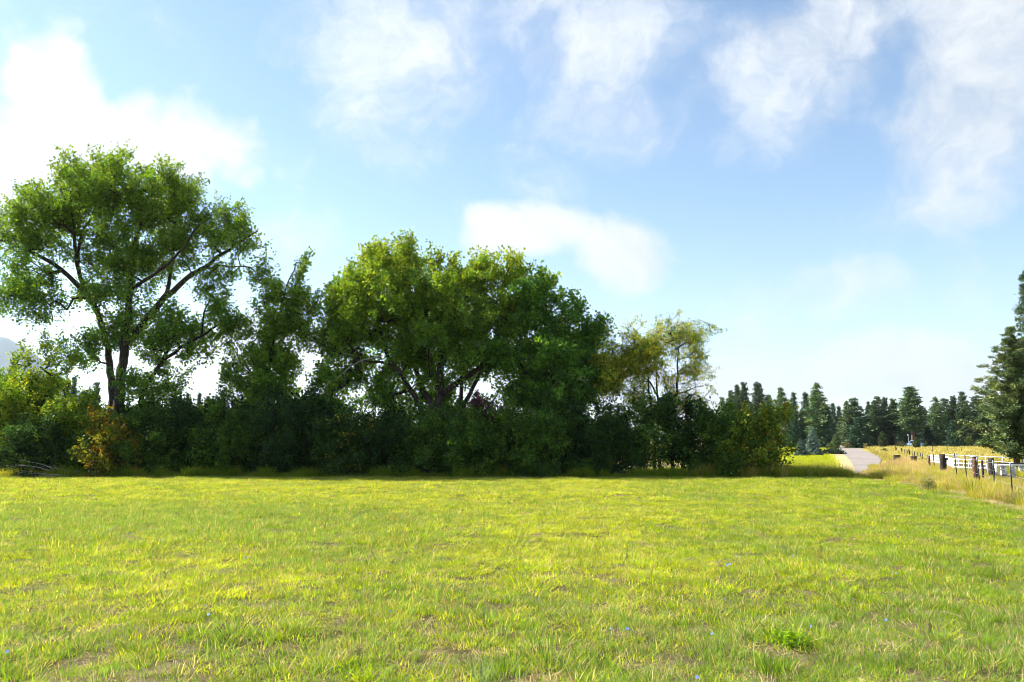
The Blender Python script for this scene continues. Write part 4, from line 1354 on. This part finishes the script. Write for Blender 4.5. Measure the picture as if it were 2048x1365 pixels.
def tall_grass():
    r = np.random.RandomState(88)
    sets = []
    # strip along the wire fence
    n = 12000
    y = 5.0 + 50.0 * r.uniform(0, 1, n) ** 0.85
    lo = np.interp(y, [5, 17, 27, 38], [0.1, -0.3, -1.6, -4.5])
    near = 6.5 * r.uniform(0, 1, n) ** 1.2
    off = lo + near
    x = fence_x(y) + off + 0.3 * wave(y, y * 0, 41, 4.0, 2)
    w = wave(x, y, 42, 3.0, 3)
    q = r.uniform(0, 1, n)
    idx = np.where(q < 0.55 + 0.3 * w, 3 + r.randint(0, 3, n), np.where(q < 0.70, r.randint(0, 3, n), np.where(q < 0.82, 6 + r.randint(0, 2, n), 10 + r.randint(0, 2, n))))
    idx = np.where(near < 0.45, 10 + r.randint(0, 2, n), idx)
    idx = np.where((off > 1.2) & (y < 30), 10 + r.randint(0, 2, n), idx)
    sc = np.where(near < 0.4, 0.45, np.where(off > 0.3, 0.30, 0.56)) * (1 + 0.35 * w) * np.interp(y, [26, 34], [1.0, 0.6])
    sets.append(put(r, x, y, idx, sc))
    # the golden tongue between field, road and fence
    n = 3600
    y = r.uniform(37.5, 62, n)
    xl = np.interp(y, [37.5, 42, 48, 55, 62], [gx(1704, 37.5), gx(1712, 42), gx(1735, 48), gx(1760, 55), gx(1775, 62)])
    x = xl + r.uniform(0, 1, n) * (fence_x(y) + 1.0 - xl)
    w = wave(x, y, 43, 4.0, 3)
    q = r.uniform(0, 1, n)
    idx = np.where(q < 0.60 - 0.025 * (y - 38) + 0.3 * w, 3 + r.randint(0, 3, n), np.where(q < 0.75, r.randint(0, 3, n), 6 + r.randint(0, 2, n)))
    fr = np.clip((x - xl) / (fence_x(y) + 1.0 - xl), 0, 1)
    sets.append(put(r, x, y, idx, 0.22 + 0.45 * np.exp(-((fr - 0.36) / 0.22) ** 2) * (1 + 0.2 * w)))
    # beyond the fence: dry weeds, then green ones before the white fence
    n = 2600
    y = r.uniform(30, 47, n)
    x = fence_x(y) + r.uniform(3.0, 16, n)
    idx = np.where((y > 36) & (x > gx(1960, 36)), 3 + r.randint(0, 3, n), np.where(r.uniform(0, 1, n) < 0.5, 10 + r.randint(0, 2, n), r.randint(0, 3, n)))
    sets.append(put(r, x, y, idx, np.where(idx >= 10, 0.7, np.where((idx >= 3) & (idx < 6), 0.48, 0.3))))
    # foot of the hedge
    n = 2400
    x = r.uniform(gx(-60, 39), gx(1700, 39), n)
    y = 38.9 + np.abs(r.normal(0, 0.55, n)) + 0.3 * wave(x, x * 0, 44, 6.0, 2)
    px = 1024 + FPX * x / y
    idx = np.where(px < 120, 3 + r.randint(0, 3, n), np.where(px > 1390, 8 * (r.uniform(0, 1, n) < 0.6) + r.randint(0, 2, n), 8 + r.randint(0, 2, n)))
    sc = np.where(px < 120, 0.62, np.where(px > 1390, 0.95, np.where(wave(x, x * 0, 45, 4.0, 2) > 0.0, 0.85, 0.42)))
    sets.append(put(r, x, y, idx, sc))
    n = 900
    x = r.uniform(gx(1330, 41), gx(1690, 41), n)
    y = r.uniform(39.0, 41.5, n)
    idx = np.where(r.uniform(0, 1, n) < 0.65, 8 + r.randint(0, 2, n), r.randint(0, 8, n))
    sets.append(put(r, x, y, idx, np.interp(x, [gx(1330, 41), gx(1500, 41), gx(1640, 41), gx(1690, 41)], [0.5, 0.85, 0.55, 0.5])))
    P, T, S, I = (np.concatenate([s[k] for s in sets]) for k in range(4))
    scatter('tall_grass', 'tall golden and green grass along the fence and hedge foot', P, T, S, I, tall)


tall_grass()

fieldt = [tuft_ob('a%d_pasture_tuft' % k, 1100 + k, [dict(n=26, h=(0.12, 0.34), radius=0.5, width=0.03, lean=0.3, curve=0.3, cols=[(0.48, 0.41, 0.10), (0.42, 0.38, 0.07), (0.52, 0.43, 0.16)], wts=[2, 2, 1])], M_DRY) for k in range(3)]
fieldt += [tuft_ob('b%d_lawn_tuft' % k, 1110 + k, [dict(n=26, h=(0.04, 0.10), radius=0.4, width=0.02, lean=0.3, curve=0.3, cols=[(0.40, 0.42, 0.03), (0.32, 0.38, 0.025)], wts=[1, 1])], M_GRASS) for k in range(2)]


def far_grass():
    r = np.random.RandomState(99)
    sets = []
    n = 9000
    y = 62 * (195 / 62.0) ** r.uniform(0, 1, n)
    x = gx(1, 1) * 0 + (np.interp(y, [62, 70, 100, 150, 195], [gx(1785, 62), gx(1775, 70), gx(1755, 100), gx(1740, 150), gx(1725, 195)]) + r.uniform(0, 1, n) * (0.30 * y))
    sets.append(put(r, x, y, r.randint(0, 3, n), 1.0 + 0.004 * y))
    n = 9000
    y = 43 * (180 / 43.0) ** r.uniform(0, 1, n)
    xr = np.interp(y, [43, 60, 90, 180], [gx(1668, 43), gx(1668, 60), gx(1660, 90), gx(1668, 180)])
    xl = np.interp(y, [43, 180], [gx(1480, 43), gx(1400, 180)])
    x = xl + (xr - xl) * r.uniform(0, 1, n)
    sets.append(put(r, x, y, 3 + r.randint(0, 2, n), 0.9 + 0.006 * y))
    P, T, S, I = (np.concatenate([s[k] for s in sets]) for k in range(4))
    P[:, 2] += 0.03
    scatter('pasture_grass', 'dry yellow pasture grass and mown lawn grass far off', P, T, S, I, fieldt)


far_grass()

# ---------------------------------------------------------------- fences and small things by the road
M_STEEL = plain_mat('painted_steel', (0.030, 0.038, 0.040), 0.5, 0.4, 30.0)
M_TIP = plain_mat('pale_stake_tip', (0.30, 0.36, 0.40), 0.45, 0.2, 30.0)  # paler tone for the upper ends of some stakes
M_POST = bark_mat('creosoted_wood', (0.012, 0.009, 0.007), (0.05, 0.036, 0.026), 10.0)
M_RED = bark_mat('weathered_red_wood', (0.05, 0.028, 0.018), (0.17, 0.09, 0.05), 10.0)
M_WHITE = plain_mat('white_paint', (0.80, 0.80, 0.79), 0.5, 0.12, 8.0)
M_WIRE = plain_mat('galvanised_wire', (0.36, 0.37, 0.38), 0.5, 0.2, 20.0)
M_PIPE = plain_mat('grey_pipe', (0.34, 0.38, 0.37), 0.45, 0.2, 6.0)
M_DARKTOP = plain_mat('dark_board', (0.05, 0.035, 0.028), 0.7, 0.3, 6.0)

wf = thing('wire_fence', 'wire fence on dark steel stakes and thick dark wooden posts along the tall grass', 'fence', (float(fence_x(24)), 24.0, 0.0))
WB = np.array([float(fence_x(24)), 24.0, 0.0])
post_list = [(2085, 930, 1), (2046, 934, 1), (2009, 927, 1), (1975, 921, 1), (1947, 915, 1), (1921, 911, 0), (1902.5, 907, 0), (1871, 908, 0), (1859, 909, 0), (1848, 910, 0), (1837, 909, 0), (1832, 910, 0),
             (1827, 907, 0), (1821, 907, 0), (1817, 907, 0), (1812, 900, 2), (1807, 903, 0), (1802, 901, 0), (1796.5, 899, 2), (1786, 896, 2)]
tops = []
rng = np.random.RandomState(51)
for px, ty, kd in post_list:
    Y = 7009.0 / (px - 1725.0)
    x = float(fence_x(Y))
    z = max(0.75, at(px, ty, Y)[2])
    lean = rng.normal(0, 0.03, 2)
    b = np.array([x, Y, -0.1])
    t = np.array([x + lean[0], Y + lean[1], z])
    mb = MB()
    if kd == 2:
        mb.tube(np.array([b, (b + t) / 2, t]) - WB, [0.075, 0.07, 0.07], 8, rng, 0.06)
        link('wooden_post', mb.build('wooden_post', M_POST), wf)
    else:
        thick = max(0.045, 1.6 * Y / FPX)          # far stakes stay about a pixel wide
        zt = z - 0.20 if kd == 1 else z
        tt = b + (t - b) * ((zt + 0.1) / (z + 0.1))
        mb.bar(b - WB, tt - WB, thick, 0.012)
        mb.bar(b - WB + np.array([0, 0.014, 0]), tt - WB + np.array([0, 0.014, 0]), 0.012, 0.03)
        st = link('metal_post', mb.build('metal_post', M_STEEL), wf)
        if kd == 1:
            mb = MB()
            mb.bar(tt - WB, t - WB, thick, 0.012)
            mb.bar(tt - WB + np.array([0, 0.014, 0]), t - WB + np.array([0, 0.014, 0]), 0.012, 0.03)
            link('pale_tip', mb.build('pale_tip', M_TIP), st)
    tops.append((x, Y, z))
tops = sorted(tops, key=lambda q: q[1])
for f in (0.92, 0.68, 0.42):
    pts = []
    for i in range(len(tops) - 1):
        a, b = np.array(tops[i]), np.array(tops[i + 1])
        for s in (0, 0.33, 0.67):
            p = a + (b - a) * s
            pts.append([p[0], p[1] - 0.02, p[2] * f - 0.02 * sin(pi * s)])
    pts.append([tops[-1][0], tops[-1][1], tops[-1][2] * f])
    mb = MB()
    mb.tube(np.array(pts) - WB, np.full(len(pts), 0.0035), 4)
    link('wire', mb.build('wire', M_WIRE), wf)


def stout_post(px, top, Y, dia, label, mat, lean=0.0, brace=False, cap=False):
    r = np.random.RandomState(int(px))
    x = gx(px, Y)
    root = thing('wooden_post', label, 'post', (x, Y, 0), None)
    z = at(px, top, Y)[2]
    mb = MB()
    n = 6
    zz = np.linspace(-0.15, z, n)
    zz = np.append(zz, z + 0.004)
    mb.tube(np.stack([lean * zz / z, 0 * zz, zz], 1), np.append(np.linspace(dia * 0.52, dia * 0.5, n), 0.004), 12, r, 0.035)
    # flat sawn top
    link('post', mb.build('post', mat), root)
    if brace:
        mb = MB()
        mb.bar((dia * 0.55, 0.05, -0.05), (dia * 0.75, 0.05, z * 0.72), 0.06, 0.06)
        link('brace', mb.build('brace', mat), root)
        mb = MB()
        mb.box((dia * 0.45, -0.06, z * 0.68), (dia * 0.95, 0.06, z * 0.80))
        link('bracket', mb.build('bracket', M_STEEL), root)
    if cap:
        mb = MB()
        mb.box((-dia * 0.6, -dia * 0.6, z + 0.006), (dia * 0.6, dia * 0.6, z + 0.036))
        link('cap', mb.build('cap', M_WHITE), root)
    return root


stout_post(1882.5, 909, 44.3, 0.28, 'thickest dark wooden post with a side brace in front of the white fence', M_POST, brace=True)
stout_post(1946, 914, 35.0, 0.20, 'reddish weathered wooden post with pale cap behind a steel stake', M_RED, cap=True)
stout_post(1979, 917, 40.0, 0.27, 'broad blackened post in the shade of the near cedar', M_POST)
stout_post(1961, 920, 38.0, 0.10, 'thin dark post between the capped post and the cedar', M_POST)
stout_post(1856, 912, 52.0, 0.11, 'short reddish post where the white fence begins', M_RED)

# dark timber brace and box far along the fence
Yb = 62.0
bx, bz = gx(1795, Yb), at(1795, 911, Yb)[2]
root = thing('timber_brace', 'dark timber brace of two stout posts with sloping rail in the golden grass', 'post', (bx, Yb, 0))
for nm, a, b, w in (('post', (-0.25, 0, -0.1), (-0.25, 0, bz), 0.20), ('post', (0.0, 0.05, -0.1), (0.02, 0.05, bz + 0.02), 0.12), ('rail', (-0.34, -0.08, bz - 0.03), (0.12, -0.08, bz - 0.05), 0.10), ('strut', (0.06, -0.05, bz - 0.12), (0.36, -0.02, 0.1), 0.07)):
    mb = MB()
    mb.bar(a, b, w, w)
    link(nm, mb.build(nm, M_POST), root)
Yb = 58.0
bx, bz = gx(1825, Yb), at(1825, 913, Yb)[2]
root = thing('post_box', 'dark square box on a post farther along the wire fence', 'box', (bx, Yb, 0))
mb = MB(); mb.box((-0.16, -0.14, bz - 0.34), (0.16, 0.14, bz)); link('box', mb.build('box', M_POST), root)
mb = MB(); mb.box((-0.05, -0.05, -0.1), (0.05, 0.05, bz - 0.345)); link('post', mb.build('post', M_POST), root)

# low white picket fence
wr = thing('white_fence', 'low white painted fence with three rails and close uprights beyond the thick post', 'fence', (gx(1903, 49), 49, 0))
WB = np.array([gx(1903, 49), 49.0, 0])
chain = [(1859, 61), (1888, 56), (1904, 49), (1943, 47)]
pts = [np.array([gx(p, y), y, 0]) for p, y in chain]
for i in range(3):
    a, b = pts[i], pts[i + 1]
    for z in (0.17, 0.40, 0.63):
        mb = MB(); mb.bar(a - WB + np.array([0, 0, z]), b - WB + np.array([0, 0, z]), 0.03, 0.075); link('rail', mb.build('rail', M_WHITE), wr)
    n = max(2, int(np.linalg.norm((b - a) * np.array([1, 0.35, 0])) / 0.15))
    for k in range(n + (1 if i == 2 else 0)):
        p = a + (b - a) * k / n - WB
        mb = MB(); mb.box((p[0] - 0.02, p[1] - 0.045, -0.05), (p[0] + 0.02, p[1] - 0.019, 0.69)); link('upright', mb.build('upright', M_WHITE), wr)
wr2 = thing('white_fence', 'short run of white fence between the capped post and the shaded post', 'fence', (gx(1964, 41), 41, 0))
a, b = np.array([-0.30, 0.3, 0]), np.array([0.34, -0.2, 0])
for z in (0.36, 0.54):
    mb = MB(); mb.bar(a + np.array([0, 0, z]), b + np.array([0, 0, z]), 0.03, 0.075); link('rail', mb.build('rail', M_WHITE), wr2)
for k in range(4):
    p = a + (b - a) * k / 3
    mb = MB(); mb.box((p[0] - 0.02, p[1] - 0.045, -0.05), (p[0] + 0.02, p[1] - 0.019, 0.6)); link('upright', mb.build('upright', M_WHITE), wr2)
# white bench with dark top under the cedar
Yb = 41.0
bw = thing('bench', 'low white bench with dark plank top under the near cedar', 'bench', (gx(2012, Yb), Yb, 0))
mb = MB(); mb.box((-0.75, -0.25, 0.585), (0.80, 0.25, 0.62)); link('top', mb.build('top', M_DARKTOP), bw)
mb = MB(); mb.box((-0.72, -0.235, 0.47), (0.78, -0.205, 0.582)); link('front_board', mb.build('front_board', M_WHITE), bw)
for lx in (-0.68, -0.25, 0.25, 0.70):
    mb = MB(); mb.box((lx - 0.04, -0.2, -0.05), (lx + 0.04, 0.2, 0.578)); link('leg', mb.build('leg', M_WHITE), bw)
mb = MB(); mb.box((-0.64, -0.20, 0.28), (-0.29, -0.17, 0.33)); link('rail', mb.build('rail', M_WHITE), bw)
# grey pipe rails beyond
pr = thing('pipe_fence', 'thin grey pipe rail fence behind the white fence and under the cedar', 'fence', (gx(1960, 53), 53, 0))
PB = np.array([gx(1960, 53), 53.0, 0])
pa, pb = np.array([gx(1886, 60), 60.0, 0]), np.array([gx(2042, 46), 46.0, 0])
for z in (0.70, 0.42):
    mb = MB(); mb.tube(np.array([pa + [0, 0, z], pb + [0, 0, z + 0.05]]) - PB, [0.03, 0.03], 8); link('rail', mb.build('rail', M_PIPE), pr)
for k in range(6):
    p = pa + (pb - pa) * k / 5 - PB
    mb = MB(); mb.tube(np.array([p + [0, 0.04, -0.1], p + [0, 0.04, 0.83]]), [0.035, 0.035], 8); link('post', mb.build('post', M_PIPE), pr)
# thin stakes in the pasture
for k, (px, lb) in enumerate([(1864, 'thin stake in the pasture above the start of the white fence'), (1893, 'thin stake in the pasture just past the thickest post'), (1921, 'thickest pasture stake, above a steel fence stake'), (1790, 'dark stake at the far end of the wire fence')]):
    Y = 100.0 + 4 * k
    root = thing('stake', lb, 'stake', (gx(px, Y), Y, 0), 'stakes in the pasture')
    mb = MB(); mb.tube([(0, 0, -0.1), (0.01, 0, 0.5), (0.02, 0, 0.95)], [0.035, 0.035, 0.03], 6); link('shaft', mb.build('shaft', M_POST), root)
# pale blue car parked under the grove
M_CAR = plain_mat('pale_blue_paint', (0.09, 0.16, 0.24), 0.3, 0.08, 2.0)
M_GLASS = plain_mat('dark_glass', (0.02, 0.03, 0.04), 0.08, 0.1, 2.0)
M_TYRE = plain_mat('tyre_rubber', (0.02, 0.02, 0.02), 0.9, 0.2, 5.0)
Yv = 176.0
cr = thing('car', 'pale blue car parked in the shade under the far grove', 'car', (gx(1833, Yv), Yv, 0.0))
cr.rotation_euler = (0, 0, 0.25)


def loft(rows):
    V = np.array([p for r_ in rows for p in r_], float)
    m = len(rows[0])
    F = []
    for i in range(len(rows) - 1):
        for j in range(m):
            F.append((i * m + j, i * m + (j + 1) % m, (i + 1) * m + (j + 1) % m, (i + 1) * m + j))
    F3 = []
    mb = MB()
    mb.add(V, np.array(F))
    mb.add(np.array(rows[0]), np.array([[0, 1, 2, 3]]))
    mb.add(np.array(rows[-1]), np.array([[3, 2, 1, 0]]))
    return mb


def rect(w, z0, z1, y):
    return [(-w, y, z0), (w, y, z0), (w, y, z1), (-w, y, z1)]


link('body', loft([rect(0.80, 0.42, 0.78, -2.1), rect(0.90, 0.30, 0.92, -1.9), rect(0.92, 0.28, 1.02, -0.8), rect(0.92, 0.28, 1.06, 1.6), rect(0.84, 0.40, 0.98, 2.1)]).build('body', M_CAR), cr)
link('cabin', loft([rect(0.84, 1.03, 1.08, -0.85), rect(0.70, 1.05, 1.60, -0.1), rect(0.70, 1.07, 1.66, 1.0), rect(0.80, 1.07, 1.12, 1.8)]).build('cabin', M_CAR), cr)
mb = MB(); mb.add([(-0.74, -0.86, 1.10), (0.74, -0.86, 1.10), (0.63, -0.19, 1.56), (-0.63, -0.19, 1.56)], [(0, 1, 2, 3)]); link('windscreen', mb.build('windscreen', M_GLASS), cr)
for sx in (-1, 1):
    mb = MB(); mb.add([(sx * 0.80, -0.4, 1.14), (sx * 0.80, 1.2, 1.14), (sx * 0.725, 0.95, 1.55), (sx * 0.725, 0.0, 1.52)], [(0, 1, 2, 3)]); link('side_window', mb.build('side_window', M_GLASS), cr)
    mb = MB(); mb.box((sx * 0.62 - 0.13, -2.115, 0.60), (sx * 0.62 + 0.13, -2.03, 0.74)); link('headlight', mb.build('headlight', M_WHITE), cr)
    for wy in (-1.35, 1.3):
        mb = MB(); mb.tube([(sx * 0.74, wy, 0.32), (sx * 0.94, wy, 0.32)], [0.32, 0.32], 16); link('wheel', mb.build('wheel', M_TYRE), cr)
# pole with a white nest box at the wood edge
Yv = 168.0
root = thing('nest_box_pole', 'thin pole carrying a small pale box before the far grove', 'pole', (gx(1817, Yv), Yv, 0))
mb = MB(); mb.tube([(0, 0, -0.1), (0, 0, 1.4), (0, 0, 2.55)], [0.04, 0.04, 0.035], 6); link('pole', mb.build('pole', M_PIPE), root)
mb = MB(); mb.box((-0.10, -0.10, 2.56), (0.10, 0.10, 2.90)); link('box', mb.build('box', M_PIPE), root)

# ---- weeds and flowers in the meadow
r_ = np.random.RandomState(71)


def weed(label, px, py, wpx, hpx, n, size, pal, name='weed', aspect=0.6, seed=0):
    r = np.random.RandomState(seed + int(px))
    g = gnd(px, py)
    W, H = wpx / FPX * g[1], hpx / FPX * g[1]
    root = thing(name, label, 'plant', (g[0], g[1], float(height(g[0], g[1]))))
    m = n // 7
    u = norm(r.normal(0, 1, (m, 3)))
    u[:, 2] = np.abs(u[:, 2]) * 0.9 + 0.12
    E = u * np.array([W / 2, W / 2, H]) * r.uniform(0.55, 1.0, (m, 1))
    V, F = segs(np.zeros((m, 3)), E, np.full(m, 0.003), np.full(m, 0.0015), 4)
    mb = MB(); mb.add(V, F)
    link('stems', mb.build('stems', M_DRY, False), root)
    at_col = np.full((len(V), 3), 0.0); at_col[:] = (0.2, 0.28, 0.06)
    me = root.children[0].data
    a = me.attributes.new('col', 'FLOAT_COLOR', 'POINT')
    c = np.ones((len(V), 4), np.float32); c[:, :3] = at_col
    a.data.foreach_set('color', c.ravel())
    i = np.repeat(np.arange(m), 7)
    C = E[i] * r.uniform(0.45, 1.08, (len(i), 1)) + r.normal(0, size * 0.5, (len(i), 3))
    C[:, 2] = np.maximum(C[:, 2], 0.01)
    V, F = leaf_quads(r, C, u[i], size * r.uniform(0.6, 1.3, len(i)), -0.2, 0.6, aspect)
    col = np.repeat(palette(r, len(i), pal, np.ones(len(pal)), 0.2), 4, 0)
    link('leaves', mesh('leaves', V, F, M_GRASS, col), root)


weed('low bushy bright green weed in the foreground meadow', 1577, 1292, 84, 34, 700, 0.028, [(0.24, 0.40, 0.02), (0.30, 0.45, 0.02), (0.16, 0.30, 0.02)])
weed('grey green seedy weed clump beside the wire fence', 1858, 985, 34, 42, 1400, 0.05, [(0.34, 0.30, 0.16), (0.26, 0.26, 0.12), (0.42, 0.35, 0.2)], aspect=0.35)
weed('second greyish weed clump among the fence grass near the edge of the picture', 2035, 1012, 60, 44, 900, 0.04, [(0.36, 0.34, 0.16), (0.30, 0.32, 0.12)], aspect=0.35)


def clump(label, px, py, cols, n=60, h=(0.12, 0.26), radius=0.07):
    r = np.random.RandomState(int(px))
    g = gnd(px, py)
    V, F4, F3, C = blades(r, n, h, radius, 0.006, 0.25, 0.2, cols, np.ones(len(cols)))
    mb = MB(); mb.add(V, F4, F3, C)
    o = link('grass_tuft', mb.build('grass_tuft', M_GRASS), None, (g[0], g[1], float(height(g[0], g[1]))))
    tag(o, label, 'grass', 'single grass tufts in the foreground')


clump('bluish grass tuft at the bottom middle of the meadow', 962, 1362, [(0.20, 0.30, 0.14), (0.26, 0.36, 0.18)], 70)
clump('dense dark green grass tuft beside the bluish one', 1010, 1345, GG, 90, (0.1, 0.2), 0.1)
clump('dark green grass tuft in the yellow meadow below the orange shrub', 190, 1165, [(0.12, 0.24, 0.02), (0.16, 0.28, 0.02)], 120, (0.08, 0.16), 0.2)
clump('dark green grass tuft near the bushy weed', 1545, 1345, GG, 110, (0.12, 0.24), 0.13)

M_PETAL = leaf_mat('blue_petal', 0.4, 0.01, (0.9, 1.0, 1.2), 0.6, 0.1)


def flower_mesh():
    V, F = [], []
    for k in range(11):
        a = 2 * pi * k / 11
        d = np.array([cos(a), sin(a), 0.15])
        s = np.array([-sin(a), cos(a), 0])
        o = len(V)
        V += [d * 0.002, d * 0.016 + s * 0.005, d * 0.021, d * 0.016 - s * 0.005]
        F.append((o, o + 1, o + 2, o + 3))
    V = np.array(V)
    pet = mesh('petals', V, np.array(F), M_PETAL, np.repeat([[0.20, 0.32, 0.78]], len(V), 0))
    mb = MB(); mb.tube([(0, 0, -0.22), (0.006, 0.004, -0.1), (0, 0, 0.0)], [0.0025, 0.002, 0.002], 5, col=(0.2, 0.3, 0.06))
    return pet, mb.build('stem', M_GRASS)


PET, STEM = flower_mesh()
singles = [(1450, 1200, 'blue flower above the bushy weed, standing alone'), (1622, 1253, 'blue flower at the edge of the bushy weed'), (1424, 1268, 'blue flower below the lone one, left of the bushy weed'), (1394, 1355, 'blue flower nearest the bottom of the picture'),
           (1772, 1240, 'blue flower well to the fence side of the bushy weed'), (411, 1212, 'upper blue flower of a pair in the yellow meadow'), (418, 1229, 'lower blue flower of a pair in the yellow meadow'), (780, 1223, 'violet blue flower in the middle of the meadow'),
           (14, 1304, 'blue flower at the near left corner of the meadow'), (1222, 1258, 'one of two neighbouring blue flowers, nearer the middle'), (1255, 1258, 'one of two neighbouring blue flowers, nearer the bushy weed'), (745, 1080, 'blue flower in the yellow band of the meadow'), (491, 1115, 'blue flower alone in the bright yellow grass')]
cl = []
rr = np.random.RandomState(5)
for k in range(11):
    cl.append((rr.normal(275, 45), rr.normal(1062, 9), 'blue flower in the dense far cluster of the dark green band', 'blue flowers of the far cluster'))
for k in range(8):
    cl.append((rr.uniform(20, 480), rr.uniform(1015, 1060), 'blue flower scattered over the dark green band of the meadow', 'blue flowers scattered over the green band'))
for k in range(5):
    cl.append((rr.normal(1455, 22), rr.normal(1118, 8), 'blue flower in the small cluster of the middle right meadow', 'blue flowers of the small cluster'))
for k in range(3):
    cl.append((rr.uniform(1560, 1800), rr.uniform(1090, 1180), 'pale blue flower dotted over the green fence side meadow', 'blue flowers of the fence side'))
for q in [s_ + ('single blue flowers of the near meadow',) for s_ in singles] + cl:
    px, py, lb, gp = q
    g = gnd(px, py, 0.17)
    root = thing('blue_flower', lb, 'flower', g, gp)
    root.rotation_euler = (rr.uniform(0.3, 0.9), rr.normal(0, 0.3), rr.normal(0, 0.6))
    sc = rr.uniform(0.7, 1.05) * 0.8
    root.scale = (sc, sc, sc)
    link('petals', PET, root)
    link('stem', STEM, root)

# ---------------------------------------------------------------- the air between here and the mountain
hz_m, nt, out = new_mat('haze_air')
pv = nt.new('ShaderNodeVolumePrincipled')
pv.inputs['Color'].default_value = (0.74, 0.88, 1.0, 1)
pv.inputs['Density'].default_value = 0.00006
pv.inputs['Anisotropy'].default_value = 0.25
nt.l.new(pv.outputs[0], out.inputs['Volume'])
mb = MB()
mb.box((-9100, -2100, -1.7), (9100, 9100, 890))
hz = link('haze', mb.build('haze', hz_m))
tag(hz, 'thin morning haze over the far land', kind='stuff')
